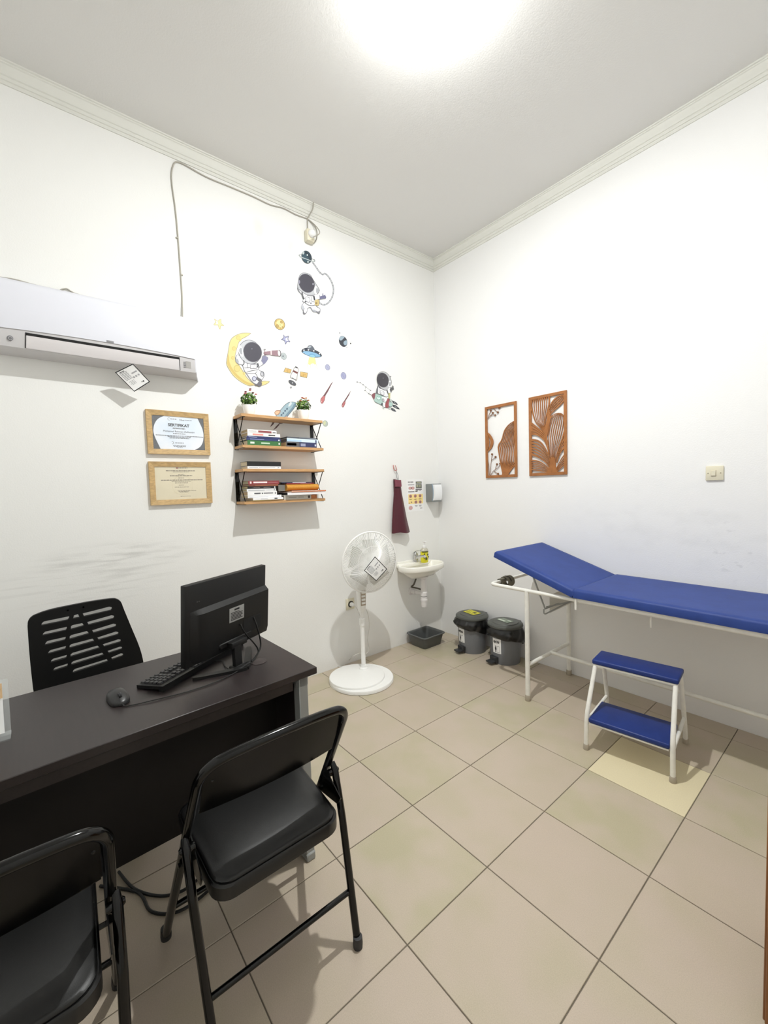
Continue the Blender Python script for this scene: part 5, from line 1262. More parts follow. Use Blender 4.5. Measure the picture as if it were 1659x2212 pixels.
# ------------------------------------------------------------------ pedal bins
def build_bin(label, c, ped, lidtxt, seed, skew, la=0.0):
    c = Vector(c); t = thing('pedal_bin', label, 'bin', c, group=None, world=True)
    rnd = random.Random(seed)
    Mb = mat('bin_grey_plastic', (116, 118, 122), .45, spec=.4); Ml = mat('bin_lid_grey', (78, 80, 76), .4, spec=.45); Mbag = mat('black_bin_liner', (16, 16, 17), .28, spec=.6, bump=.5, bscale=45)
    p = Vector((ped[0], ped[1], 0)) - c; p.z = 0; p.normalize(); q = Vector((-p.y, p.x, 0))
    bm = NB(); lathe(bm, [(.0001, 0), (.112, 0), (.114, .004), (.118, .11), (.124, .265), (.124, .282), (.118, .282), (.112, .10)], 48, c, cap=False); link('body', bm, Mb, t)
    alab = math.atan2(p.y, p.x) + la
    # liner: flared rim of black film with an uneven hem
    bm = NB(); n = 72; rows = []
    for i in range(9):
        f = i / 8; row = []
        for k in range(n):
            a = 2 * PI * k / n; hem = .166 + .048 * math.cos(a - alab) + .007 * math.sin(3 * a + seed) + .003 * math.sin(7 * a)
            z = .292 - f * (.292 - (.292 - (.292 - hem) * .95))
            fl = noise.noise(Vector((math.cos(a) * 2.2, math.sin(a) * 2.2, f * 2 + seed))) * .010 + .0035 * math.sin(13 * a + 5 * f + seed)
            r = .1275 + (.017 * math.sin(f * PI * .8) + fl) * min(1, f * 2.2) + (.012 if math.sin(a + skew) < 0 else 0) * math.sin(f * PI)
            row.append(bm.verts.new(c + Vector((max(r, .1262) * math.cos(a), max(r, .1262) * math.sin(a), z))))
        rows.append(row)
    for a, b in zip(rows, rows[1:]):
        for k in range(n): bm.faces.new((a[k], a[(k + 1) % n], b[(k + 1) % n], b[k]))
    link('liner_bag', bm, Mbag, t, ang=80)
    bm = NB(); lathe(bm, [(.128, .284), (.136, .286), (.138, .292), (.136, .302), (.128, .308), (.110, .312), (.106, .3125), (.100, .318), (.0001, .3225)], 56, c); ld_ = link('lid', bm, Ml, t, ang=25)
    hb = c - p * .132
    bm = NB(); box(bm, hb + Vector((0, 0, .282)), (.024, .075, .046), basis(p, q, (0, 0, 1)), .006, 2); link('hinge_block', bm, Mbag, t)
    bm = NB(); box(bm, c + p * .145 + Vector((0, 0, .024)), (.075, .062, .014), basis(p, q, (0, 0, 1)), .004, 2); box(bm, c + p * .122 + Vector((0, 0, .034)), (.030, .072, .050), basis(p, q, (0, 0, 1)), .006, 2); link('pedal', bm, mat('pedal_charcoal', (46, 47, 49), .45), t)
    # body label, curved with the body
    def bp(ang, z, o): r = .1142 + (.0085 * (z - .004) / .26) + .0012 + o; d = p * math.cos(ang) + q * math.sin(ang); return c + d * r + Vector((0, 0, z))
    def bpatch(bm, a0, a1, z0, z1, o, n=6): strip(bm, [bp(a0 + (a1 - a0) * k / n, z0, o) for k in range(n + 1)], [bp(a0 + (a1 - a0) * k / n, z1, o) for k in range(n + 1)])
    lz0, lz1 = .088, .204; lw = .31
    bm = NB(); bpatch(bm, la - lw, la + lw, lz0, lz1, 0); lb = link('body_label', bm, M_paper, t)
    pc = bp(la, .182, .0022); d = p * math.cos(la) + q * math.sin(la); rt = Vector((0, 0, 1)).cross(d)
    bm = text_bm('eco', .036, pc, rt, (0, 0, 1), bold=.0011); link('label_word', bm, M_ink, lb)
    bm = NB(); bpatch(bm, la - .10, la - .04, .096, .136, .0012, 1); bpatch(bm, la - .125, la - .015, .114, .133, .0012, 1); k_ = bp(la - .07, .143, .0016); lathe(bm, [(.0048, 0), (.0001, .0005)], 10, k_, basis(rt, (0, 0, 1), d)); link('figure_pictogram', bm, M_ink, lb)
    bm = NB()
    for a0, a1, z0, z1 in ((la + .02, la + .03, .096, .146), (la + .19, la + .20, .096, .146), (la + .02, la + .20, .144, .147), (la + .02, la + .20, .095, .098)): bpatch(bm, a0, a1, z0, z1, .0012, 2)
    link('bin_outline', bm, M_grey_ink, lb)
    # sticker on the lid
    A3, B3 = lidtxt
    r2 = basis(q, -p, (0, 0, 1))
    bm = NB(); box(bm, c + Vector((0, 0, .3225)), A3[0] + (.0012,), r2); sk = link('lid_sticker', bm, mat(A3[1], A3[2], .5, var=.15, vscale=40), t)
    for (x, y, w_, h_, rgb) in B3:
        bm = NB(); box(bm, c + r2 @ Vector((x, y, 0)) + Vector((0, 0, .3232)), (w_, h_, .0012), r2); link('sticker_print', bm, mat('print_%d_%d_%d' % rgb, rgb, .6), sk)
build_bin('grey pedal bin with black liner and yellow hazard sticker on its lid', (.502, -.152, 0), (.475, -.32, 0), (((.130, .085), 'yellow_sticker', (206, 200, 60)), [(.028, .006, .032, .030, (84, 84, 40)), (-.038, .02, .03, .006, (120, 118, 50)), (-.03, -.012, .05, .005, (120, 118, 50)), (.0, -.028, .08, .004, (120, 118, 50))]), 3, 1.2, -.05)
build_bin('grey pedal bin with black liner and pale green lid sticker, nearest the bed', (.822, -.138, 0), (.79, -.31, 0), (((.115, .070), 'pale_green_sticker', (128, 140, 124)), [(-.020, -.018, .07, .020, (196, 202, 190)), (.03, .016, .04, .010, (196, 202, 190)), (-.03, .02, .03, .006, (150, 160, 148))]), 8, 2.9, .2)

# ------------------------------------------------------------------ hook, apron, poster, dispenser
h = at(854, 1012, 0, .012)
t = thing('wall_hook', 'small red wire hook on the left wall above the maroon apron', 'hook', (0, h.y, h.z), world=True)
M_hook = mat('red_hook', (178, 92, 84), .4)
bm = NB(); lathe(bm, [(.0001, 0), (.012, 0), (.012, .003), (.0001, .004)], 16, (0, h.y, h.z + .01), rot3('Y', PI / 2)); link('hook_plate', bm, mat('clear_plate', (232, 226, 220), .3), t)
bm = NB(); tube(bm, smooth_path([(.006, h.y - .018, h.z + .03), (.012, h.y - .018, h.z), (.016, h.y - .008, h.z - .018), (.016, h.y + .008, h.z - .018), (.012, h.y + .016, h.z - .006)], 6), .0028, 8); link('prong', bm, M_hook, t)
bm = NB(); tube(bm, smooth_path([(.006, h.y + .004, h.z + .028), (.02, h.y + .002, h.z + .01), (.024, h.y + .004, h.z - .006), (.016, h.y + .012, h.z - .002)], 6), .0024, 8); link('prong', bm, M_hook, t)
tp = at(859, 1036, 0, .02); bl = at(844, 1153, 0, .03); br = at(882, 1148, 0, .03)
t = thing('apron', 'folded maroon apron hanging from the wall hook beside the hand-washing poster', 'apron', (0, (bl.y + br.y) / 2, bl.z), world=True)
M_mar = mat('maroon_vinyl', (74, 14, 30), .32, spec=.5)
bm = NB(); rows = []; nz, na = 16, 40
Lp = [at(a_, b_, 0, .02).y for a_, b_ in ((851, 1040), (851, 1055), (848, 1085), (846, 1120), (844.5, 1152))]; Rp = [at(a_, b_, 0, .02).y for a_, b_ in ((865, 1040), (867.5, 1055), (872, 1085), (876.5, 1120), (882, 1148))]
for i in range(nz + 1):
    f = i / nz; g = f * 4; j = min(3, int(g)); u = g - j
    yl_ = Lp[j] + (Lp[j + 1] - Lp[j]) * u; yr_ = Rp[j] + (Rp[j + 1] - Rp[j]) * u; z = tp.z + (bl.z - tp.z) * f
    row = []
    for k in range(na):
        a = 2 * PI * k / na; c, s = math.cos(a), math.sin(a); yy = (yl_ + yr_) / 2 + (yr_ - yl_) / 2 * s
        dep = .010 + .020 * f; fold = (.5 + .5 * math.cos(6 * PI * (yy - yl_) / (yr_ - yl_ + 1e-6) * .5 + .6)) * .012 * min(1, .35 + f)
        x = (.006 + dep * (1 + c) + (fold if c > 0 else 0)) if c > 0 else .004 + dep * (1 + c)
        zz = z - (.012 * (yy - yl_) / (yr_ - yl_ + 1e-6) * (1 - f) + .006 * math.sin(3 * s) * (f > .9)) + (.004 * (1 - c) if f == 0 else 0)
        row.append(bm.verts.new((x, yy, zz)))
    rows.append(row)
for a, b in zip(rows, rows[1:]):
    for k in range(na): bm.faces.new((a[k], a[(k + 1) % na], b[(k + 1) % na], b[k]))
bm.faces.new(list(reversed(rows[0]))); bm.faces.new(rows[-1]); link('folded_cloth', bm, M_mar, t, ang=70)
bm = NB(); A = []; B = []
for k in range(13):
    s = -1 + 2 * k / 12; y = Lp[0] + (Rp[0] - Lp[0]) * (.5 + .48 * s); x = .030 + .012 * math.sqrt(max(0, 1 - s * s)); A.append(Vector((x, y, tp.z - .004))); B.append(Vector((x + .004, y + .002 * s, tp.z - .062)))
strip(bm, A, B, (.001, 0, 0)); link('neck_band', bm, mat('pale_maroon', (120, 56, 72), .4), t)
bm = NB(); tube(bm, smooth_path([(.018, h.y + .0, h.z - .019), (.02, h.y + .006, h.z - .05), (.02, tp.y - .012, tp.z + .03), (.022, tp.y, tp.z - .004)], 6), .0016, 6); tube(bm, smooth_path([(.018, h.y + .004, h.z - .019), (.02, h.y + .022, h.z - .06), (.022, tp.y + .010, tp.z + .01), (.022, tp.y + .012, tp.z - .01)], 6), .0016, 6); link('strap_cord', bm, M_grey_ink, t)

P = [at(u, v, 0, .001) for u, v in ((877.5, 1034), (914.5, 1036), (915, 1104), (880.5, 1105))]
y0, y1, z0, z1 = -.411, -.201, 1.185, 1.477
t = thing('poster', 'white hand-washing instruction poster taped to the left wall', 'poster', (0, (y0 + y1) / 2, z0), world=True)
bm = NB(); b2(bm, (.0003, y0, z0), (.0012, y1, z1)); link('sheet', bm, M_paper, t)
PW_, PH_ = y1 - y0, z1 - z0
def pr(bm, a0, b0, a1, b1, x=.0016): wl_poly(bm, [(y0 + a0 * PW_, z1 - b1 * PH_), (y0 + a1 * PW_, z1 - b1 * PH_), (y0 + a1 * PW_, z1 - b0 * PH_), (y0 + a0 * PW_, z1 - b0 * PH_)], x)
def pe(bm, a, b, ra, rb, x=.0022, n=16): wl_poly(bm, [(y0 + (a + ra * math.cos(2 * PI * k / n)) * PW_, z1 - (b + rb * math.sin(2 * PI * k / n)) * PH_) for k in range(n)], x)
bm = NB(); pr(bm, .08, .46, .96, .76); link('yellow_field', bm, mat('poster_yellow', (246, 222, 150), .7), t)
bm = NB(); pr(bm, .54, .07, .90, .14); pr(bm, .54, .15, .90, .28); link('grey_panel', bm, mat('poster_grey', (112, 114, 108), .7), t)
bm = NB(); pr(bm, .58, .17, .66, .24, .0019); pr(bm, .70, .18, .86, .20, .0019); pr(bm, .70, .22, .84, .24, .0019); pr(bm, .6, .09, .86, .12, .0019); link('panel_print', bm, mat('poster_pale_print', (180, 180, 150), .7), t)
bm = NB()
for a0, b0, a1, b1 in ((.08, .07, .20, .095), (.22, .07, .40, .095), (.08, .16, .45, .18), (.08, .37, .45, .395), (.52, .30, .90, .33), (.52, .345, .66, .38), (.70, .345, .86, .36), (.50, .37, .60, .39), (.14, .61, .28, .625), (.42, .61, .56, .625), (.70, .61, .86, .625), (.45, .81, .62, .825), (.70, .81, .86, .825), (.48, .84, .6, .85), (.72, .84, .84, .85), (.76, .90, .90, .915)): pr(bm, a0, b0, a1, b1)
link('poster_text', bm, mat('poster_ink', (110, 104, 106), .7), t)
bm = NB()
for a, b, ra, rb in ((.20, .27, .10, .045), (.36, .27, .10, .05), (.20, .88, .12, .065)): pe(bm, a, b, ra, rb)
link('hand_drawing', bm, mat('poster_skin', (206, 166, 164), .7), t)
bm = NB()
for a, b in ((.21, .52), (.49, .52), (.78, .52), (.52, .71), (.78, .71)): pe(bm, a, b, .085, .05)
link('step_picture', bm, mat('poster_rose', (186, 132, 128), .7), t)
bm = NB()
for a, b in ((.21, .525), (.49, .525), (.78, .525), (.52, .715), (.78, .715)): pe(bm, a, b, .05, .03, .0026)
for a, b in ((.12, .73), (.24, .70), (.27, .71)): pe(bm, a, b, .025, .015, .0026)
link('step_detail', bm, mat('poster_brown', (150, 118, 110), .7), t)

y0 = -.170; t = thing('soap_dispenser', 'grey wall dispenser with a white front in the room corner', 'dispenser', (0, -.12, 1.262), world=True)
dd = .118
bm = NB(); b2(bm, (0, y0, 1.265), (dd - .012, y0 + .098, 1.432), .003, 2); link('housing', bm, mat('dispenser_grey', (132, 136, 136), .45), t)
bm = NB(); A = []; B = []
for k in range(13):
    f = k / 12; z = 1.425 - f * .145; x = dd - .010 + .012 * math.sin(f * PI) ** .6; A.append(Vector((x, y0 - .002, z))); B.append(Vector((x, y0 + .094, z)))
strip(bm, A, B, (-.024, 0, 0)); link('front_cover', bm, mat('dispenser_white', (236, 238, 240), .3), t)
bm = NB(); A = []; B = []
for k in range(13):
    f = k / 12; z = 1.428 - f * .150; x = dd - .034 + .013 * math.sin(f * PI) ** .6 - .004; A.append(Vector((x, y0 - .0035, z))); B.append(Vector((x + .010, y0 - .0035, z)))
strip(bm, A, B, (0, .006, 0)); link('clear_lens', bm, mat('smoky_blue_lens', (140, 160, 178), .15), t)

# ------------------------------------------------------------------ flat space stickers on the left wall
_sn = [0]
class Sticker:
    """a printed vinyl sticker: thin layers of one colour each, traced in photo crops and laid on the wall plane"""
    def __init__(s, label, crop, cat='wall sticker', name='wall_sticker', group=None):
        s.ox, s.oy, s.k = crop; s.layers = {}; s.order = []; s.label = label; s.cat = cat; s.name = name; s.group = group; s.x = .0004
    def p(s, a, b): q = at(s.ox + a / s.k, s.oy + b / s.k, 0, s.x); return q
    def bm(s, nm, rgb):
        rgb = tuple(int(c * .92) for c in rgb) if min(rgb) < 240 else rgb
        key = (nm, rgb)
        s.x += .00012
        if key not in s.layers: s.layers[key] = bmesh.new(); s.order.append(key)
        return s.layers[key]
    def poly(s, nm, rgb, pts, smooth=True):
        bm = s.bm(nm, rgb)
        P = [Vector((x, y, 0)) for x, y in pts]
        if smooth and len(P) > 4: P = smooth_path(P + [P[0]], 3)[:-1]
        f = bm.faces.new([bm.verts.new(s.p(v.x, v.y)) for v in P]); f.normal_update()
        bmesh.ops.triangulate(bm, faces=[f])
    def ell(s, nm, rgb, cx, cy, rx, ry, rot=0, n=28):
        c, d = math.cos(math.radians(rot)), math.sin(math.radians(rot)); bm = s.bm(nm, rgb)
        pts = []
        for k in range(n):
            a = 2 * PI * k / n; x, y = rx * math.cos(a), ry * math.sin(a); pts.append((cx + x * c - y * d, cy + x * d + y * c))
        bm.faces.new([bm.verts.new(s.p(*q)) for q in pts])
    def line(s, nm, rgb, pts, w, smooth=True, taper=None):
        bm = s.bm(nm, rgb); P = [Vector((x, y, 0)) for x, y in pts]
        if smooth and len(P) > 2: P = smooth_path(P, 4)
        A = []; B = []
        for i, q in enumerate(P):
            t = (P[min(i + 1, len(P) - 1)] - P[max(i - 1, 0)]).normalized(); n = Vector((-t.y, t.x, 0)); ww = w
            if taper: ww = w + (taper - w) * i / (len(P) - 1)
            a = q + n * ww / 2; b = q - n * ww / 2; A.append(s.p(a.x, a.y)); B.append(s.p(b.x, b.y))
        strip(bm, A, B)
    def star(s, nm, rgb, pts): s.poly(nm, rgb, pts, False)
    def done(s):
        lo = None; cs = []
        for k in s.order:
            for v in s.layers[k].verts: cs.append(v.co.copy())
        c = sum(cs, Vector()) / len(cs); base = Vector((0, c.y, min(v.z for v in cs)))
        if len(s.order) == 1:
            (nm, rgb) = s.order[0]; o = link(s.name, s.layers[s.order[0]], mat('print_%d_%d_%d' % rgb, rgb, .6), smooth=False); tag(o, s.label, s.cat, s.group); return o
        t = thing(s.name, s.label, s.cat, base, world=True, group=s.group)
        for (nm, rgb) in s.order: link(nm, s.layers[nm, rgb], mat('print_%d_%d_%d' % rgb, rgb, .6), t, smooth=False)
        return t
CA = (460, 660, 9.217); CB = (620, 500, 11.058); CC = (600, 680, 9.217); CD = (750, 780, 12.76); CE = (490, 840, 7.213)
WHT = (244, 244, 246); OUT = (140, 140, 148); GRY = (176, 178, 184); VIS = (72, 70, 82); DK = (60, 62, 70); GLV = (138, 138, 168)

# --- astronaut on the crescent moon
s = Sticker('astronaut sitting on a yellow crescent moon with a telescope, wall sticker', CA)
s.poly('moon_outline', (178, 168, 140), [(765, 552), (690, 540), (560, 548), (450, 590), (370, 650), (325, 740), (300, 900), (265, 1100), (270, 1190), (330, 1300), (420, 1420), (560, 1530), (700, 1600), (760, 1606), (830, 1595), (900, 1612), (1010, 1592), (1090, 1555), (1132, 1512), (1060, 1500), (980, 1505), (870, 1560), (820, 1560), (690, 1440), (600, 1300), (520, 1180), (455, 1080), (450, 980), (490, 830), (540, 700), (640, 640), (720, 590)])
s.poly('moon', (240, 222, 150), [(740, 556), (690, 550), (560, 560), (455, 602), (380, 660), (338, 745), (312, 900), (280, 1100), (284, 1185), (342, 1292), (430, 1410), (565, 1518), (705, 1588), (820, 1580), (900, 1600), (1005, 1580), (1080, 1545), (1115, 1516), (1060, 1510), (980, 1518), (870, 1572), (815, 1572), (680, 1450), (590, 1310), (510, 1190), (445, 1085), (440, 980), (478, 830), (530, 695), (630, 630), (710, 585)])
s.poly('moon_shade', (222, 196, 116), [(300, 960), (285, 1100), (290, 1180), (350, 1285), (440, 1400), (570, 1508), (705, 1580), (800, 1574), (760, 1550), (640, 1500), (500, 1390), (390, 1260), (330, 1130), (320, 1020)])
for a, b, r in ((505, 640, 44), (418, 855, 40), (395, 1040, 32), (480, 1250, 66), (622, 1355, 26), (545, 690, 20)):
    s.ell('crater_rim', (212, 196, 120), a, b, r, r * 1.05); s.ell('crater', (236, 214, 138), a + 4, b + 3, r * .82, r * .85)
s.poly('outline', OUT, [(480, 975), (450, 1030), (448, 1110), (500, 1165), (580, 1190), (620, 1300), (670, 1370), (760, 1500), (850, 1570), (930, 1550), (990, 1470), (1025, 1400), (1010, 1320), (930, 1290), (915, 1230), (1000, 1180), (1090, 1080), (1095, 1030), (1040, 1000), (985, 1000), (960, 1100), (890, 1150), (700, 1150), (560, 1020)])
s.poly('suit', WHT, [(488, 985), (462, 1035), (460, 1100), (505, 1152), (590, 1180), (632, 1292), (684, 1362), (770, 1490), (852, 1556), (920, 1540), (978, 1465), (1012, 1398), (1000, 1330), (922, 1300), (905, 1225), (990, 1168), (960, 1110), (890, 1160), (700, 1160), (570, 1030)])
s.poly('glove', GLV, [(1000, 1010), (1050, 1000), (1092, 1045), (1090, 1085), (1015, 1168), (965, 1090)])
s.ell('helmet_outline', (128, 128, 136), 735, 925, 222, 250, -28)
s.ell('helmet', (206, 208, 214), 735, 925, 210, 238, -28)
s.ell('visor_rim', (150, 152, 160), 788, 926, 186, 208, -24)
s.ell('visor', VIS, 790, 926, 176, 198, -24)
s.ell('visor_glint', (120, 120, 138), 776, 862, 12, 14)
s.poly('ear_piece', WHT, [(545, 790), (580, 850), (600, 920), (612, 990), (590, 1020), (545, 990), (512, 930), (505, 880), (520, 820)])
s.poly('ear_pad', GRY, [(540, 850), (568, 845), (580, 900), (582, 965), (555, 970), (528, 925), (522, 880)])
s.ell('elbow_patch', GRY, 482, 1105, 30, 52, -20)
s.line('harness', DK, [(610, 1090), (620, 1150), (590, 1190)], 18); s.line('harness', DK, [(680, 1150), (695, 1230)], 8); s.line('harness', DK, [(620, 1238), (740, 1232)], 8); s.line('harness', DK, [(888, 1150), (900, 1190), (890, 1230)], 26)
s.line('harness', (110, 112, 118), [(668, 1330), (760, 1300), (900, 1276)], 12); s.line('harness', (110, 112, 118), [(680, 1352), (840, 1348), (880, 1300)], 9); s.line('harness', (110, 112, 118), [(845, 1350), (880, 1400), (870, 1440)], 9); s.line('harness', (110, 112, 118), [(930, 1225), (905, 1270)], 8)
s.poly('chest_box', OUT, [(742, 1175), (880, 1165), (872, 1255), (745, 1262)], False); s.poly('chest_panel', WHT, [(752, 1185), (868, 1176), (862, 1246), (754, 1252)], False); s.line('chest_marks', GRY, [(800, 1195), (805, 1245)], 8); s.line('chest_marks', GRY, [(815, 1195), (850, 1192), (848, 1220)], 6)
s.ell('knee_patch', (120, 122, 130), 980, 1362, 36, 52, -12); s.ell('knee_pad', (200, 202, 210), 980, 1364, 24, 38, -12)
s.ell('boot_cuff', (132, 134, 160), 824, 1455, 46, 52, -30); s.ell('boot_cuff_inner', (206, 208, 226), 824, 1455, 30, 36, -30)
s.poly('strap_leg', (112, 112, 118), [(880, 1390), (900, 1430), (965, 1470), (970, 1520), (930, 1510), (870, 1460)]); s.ell('boot', (116, 114, 122), 930, 1562, 46, 52, 20); s.ell('boot', (116, 114, 122), 860, 1580, 26, 16, 10)
s.poly('telescope', (160, 128, 138), [(1008, 925), (1145, 905), (1170, 895), (1290, 888), (1325, 950), (1300, 1005), (1170, 990), (1140, 975), (1030, 980)], False); s.poly('telescope_band', (230, 216, 216), [(1145, 903), (1172, 896), (1175, 990), (1148, 982)], False)
s.ell('telescope_lens_rim', (60, 56, 62), 1322, 948, 34, 66, -8); s.ell('telescope_lens', (232, 222, 226), 1316, 948, 26, 58, -8); s.line('telescope_sight', (120, 90, 100), [(1032, 880), (1036, 925)], 8); s.line('telescope_sight', DK, [(1010, 870), (1054, 876)], 12); s.line('telescope_sight', (120, 90, 100), [(1030, 985), (1060, 965)], 18)
s.done()
s = Sticker('small grey round planet sticker at the telescope mouth', CA); s.ell('planet_rim', (150, 156, 158), 1408, 1010, 58, 74, -22); s.ell('planet', (190, 198, 200), 1408, 1010, 50, 66, -22); s.ell('planet_ring', (168, 176, 180), 1402, 1008, 34, 44, -22); s.ell('planet_face', (190, 198, 200), 1402, 1008, 28, 38, -22); s.ell('planet_core', (100, 106, 116), 1396, 1008, 14, 16); s.done()
s = Sticker('yellow star sticker near the air conditioner', CA)
s.star('star_outline', (196, 186, 140), [(20, 258), (97, 305), (140, 268), (165, 272), (168, 352), (228, 402), (160, 408), (148, 478), (128, 472), (95, 392), (20, 395), (12, 372), (48, 330)])
s.star('star', (250, 232, 170), [(34, 275), (98, 316), (142, 280), (156, 282), (158, 358), (206, 396), (152, 400), (140, 462), (134, 460), (100, 382), (28, 384), (24, 374), (60, 332)]); s.star('star_light', (254, 250, 232), [(44, 288), (96, 322), (104, 372), (60, 372), (66, 334)]); s.done()
s = Sticker('blue star sticker below the gold planet', CA)
s.star('star_outline', (110, 110, 134), [(1396, 572), (1446, 622), (1500, 600), (1512, 612), (1498, 668), (1540, 720), (1530, 734), (1478, 722), (1452, 776), (1440, 770), (1418, 704), (1360, 686), (1358, 672), (1404, 638)])
s.star('star', (170, 172, 208), [(1404, 590), (1446, 636), (1494, 614), (1486, 668), (1520, 716), (1470, 710), (1448, 756), (1428, 694), (1374, 678), (1416, 644)]); s.star('star_light', (240, 242, 252), [(1450, 650), (1490, 640), (1480, 670), (1500, 700), (1466, 700), (1446, 690)]); s.done()
s = Sticker('gold cratered planet sticker above the blue star', CA); s.ell('planet_rim', (120, 106, 70), 1328, 372, 102, 120, -32); s.ell('planet', (216, 190, 118), 1328, 372, 92, 110, -32)
s.poly('planet_light', (238, 218, 158), [(1290, 300), (1350, 290), (1390, 370), (1380, 440), (1330, 430), (1300, 380), (1260, 350)])
for a, b, r in ((1362, 330, 30), (1282, 408, 36), (1388, 430, 20), (1255, 305, 15), (1338, 385, 9), (1345, 448, 13)): s.ell('crater', (170, 142, 82), a, b, r * .85, r, -32); s.ell('crater_floor', (190, 162, 98), a + 3, b + 3, r * .6, r * .7, -32)
s.done()

# --- tethered astronaut with ringed planet
s = Sticker('astronaut sticker tethered to a ringed planet below the socket', CB)
s.line('hose_outline', (120, 120, 128), [(605, 735), (680, 830), (760, 950), (850, 1030), (905, 1005), (990, 1080), (1070, 1220), (1110, 1380), (1080, 1560), (1000, 1690), (920, 1745), (840, 1745), (760, 1690)], 34)
s.line('hose', (198, 200, 206), [(605, 735), (680, 830), (760, 950), (850, 1030), (905, 1005), (990, 1080), (1070, 1220), (1110, 1380), (1080, 1560), (1000, 1690), (920, 1745), (840, 1745), (760, 1690)], 20)
for a, b, c, d in ((630, 780, 650, 755), (670, 830, 692, 815), (715, 895, 738, 880), (780, 1000, 800, 975), (850, 1045, 850, 1010), (925, 1040, 945, 1010), (1010, 1130, 1040, 1110), (1060, 1230, 1090, 1215), (1078, 1300, 1110, 1295), (1092, 1380, 1126, 1380), (1085, 1470, 1120, 1480), (1060, 1560, 1095, 1578), (1010, 1640, 1040, 1670), (950, 1705, 965, 1740), (890, 1725, 890, 1765), (825, 1720, 815, 1755)): s.line('hose_rib', (110, 110, 118), [(a, b), (c, d)], 9, False)
s.ell('ring_back', (150, 156, 160), 478, 636, 212, 44, 22); s.ell('ring_gap', (238, 240, 240), 478, 636, 196, 30, 22)
s.ell('planet_rim', (40, 46, 54), 468, 612, 118, 160, -22); s.ell('planet', (62, 88, 100), 466, 612, 108, 150, -22); s.poly('planet_shade', (46, 60, 72), [(400, 500), (470, 480), (560, 580), (590, 680), (540, 750), (520, 640), (450, 540)])
s.line('ring_front', (206, 216, 218), [(300, 600), (400, 636), (500, 674), (600, 712), (660, 712)], 16); s.line('ring_tip', (150, 156, 160), [(640, 660), (668, 690), (650, 716)], 10)
s.ell('planet_spot', (204, 214, 216), 390, 510, 24, 40, 10); s.ell('planet_spot', (214, 224, 226), 484, 562, 15, 22, -10); s.ell('planet_spot', (214, 224, 226), 502, 728, 22, 18)
s.poly('outline', OUT, [(260, 1270), (245, 1370), (290, 1450), (350, 1510), (400, 1590), (365, 1660), (400, 1700), (350, 1750), (340, 1830), (380, 1890), (380, 1960), (425, 1982), (480, 1930), (490, 1850), (560, 1830), (620, 1920), (700, 1930), (770, 1975), (798, 1900), (785, 1830), (700, 1790), (770, 1760), (775, 1620), (660, 1500), (400, 1450)])
s.poly('suit', WHT, [(270, 1380), (310, 1440), (365, 1500), (412, 1590), (380, 1655), (415, 1700), (370, 1760), (420, 1840), (400, 1880), (430, 1940), (470, 1900), (480, 1840), (560, 1800), (620, 1880), (690, 1890), (760, 1920), (780, 1860), (700, 1800), (690, 1760), (740, 1740), (750, 1640), (650, 1500), (400, 1440)])
s.ell('knee_pad', (190, 192, 200), 375, 1812, 34, 60, -14); s.ell('boot', (120, 120, 126), 415, 1940, 34, 32, 20); s.ell('boot_white', WHT, 436, 1900, 34, 44, 10); s.ell('knee_pad', (176, 178, 186), 650, 1895, 44, 26, 20); s.ell('boot_upper', WHT, 735, 1860, 46, 40, 10); s.poly('boot', (126, 126, 132), [(720, 1920), (795, 1890), (790, 1940), (768, 1975), (740, 1945)], False); s.line('boot', (126, 126, 132), [(720, 1800), (770, 1840)], 14)
s.poly('helmet_outline', (128, 128, 134), [(300, 1040), (360, 990), (430, 985), (500, 1000), (570, 1040), (620, 1130), (690, 1240), (775, 1380), (772, 1440), (720, 1500), (620, 1530), (480, 1520), (360, 1450), (260, 1370), (250, 1290), (268, 1180), (280, 1100)])
s.poly('helmet', (198, 200, 206), [(308, 1048), (365, 1002), (430, 996), (496, 1012), (560, 1050), (608, 1135), (680, 1250), (760, 1380), (756, 1436), (712, 1488), (620, 1516), (484, 1506), (368, 1440), (275, 1362), (262, 1290), (280, 1180), (290, 1105)])
s.ell('visor_rim', (120, 120, 128), 468, 1238, 184, 236, -26); s.ell('visor', VIS, 468, 1236, 176, 228, -26)
s.ell('visor_glint', (150, 148, 166), 292, 1205, 22, 44, 0); s.ell('visor_glint', (170, 170, 184), 622, 1255, 16, 26)
s.poly('ear_piece', WHT, [(660, 1320), (700, 1310), (740, 1380), (735, 1470), (680, 1495), (650, 1440)]); s.poly('ear_pad', GRY, [(705, 1330), (740, 1370), (765, 1400), (758, 1450), (715, 1470), (690, 1440)]); s.poly('ear_pad', GRY, [(255, 1300), (300, 1340), (270, 1370), (250, 1340)], False)
s.line('harness', (110, 110, 116), [(362, 1440), (375, 1540), (400, 1600)], 34); s.line('harness', (150, 150, 156), [(480, 1530), (640, 1535)], 16); s.line('harness', DK, [(640, 1540), (660, 1640)], 34); s.line('harness', (110, 112, 118), [(590, 1560), (590, 1660), (660, 1680)], 10); s.line('harness', (120, 122, 128), [(410, 1680), (500, 1750), (600, 1770), (680, 1750)], 16); s.ell('buckle', DK, 405, 1600, 16, 20); s.ell('buckle', DK, 440, 1672, 14, 16); s.ell('buckle', DK, 572, 1712, 14, 16)
s.poly('chest_box', OUT, [(440, 1560), (530, 1570), (558, 1620), (545, 1690), (470, 1680), (440, 1640)]); s.poly('chest_panel', WHT, [(452, 1572), (522, 1582), (546, 1622), (534, 1678), (476, 1668), (452, 1636)]); s.line('chest_marks', GRY, [(490, 1600), (490, 1655), (530, 1660)], 8)
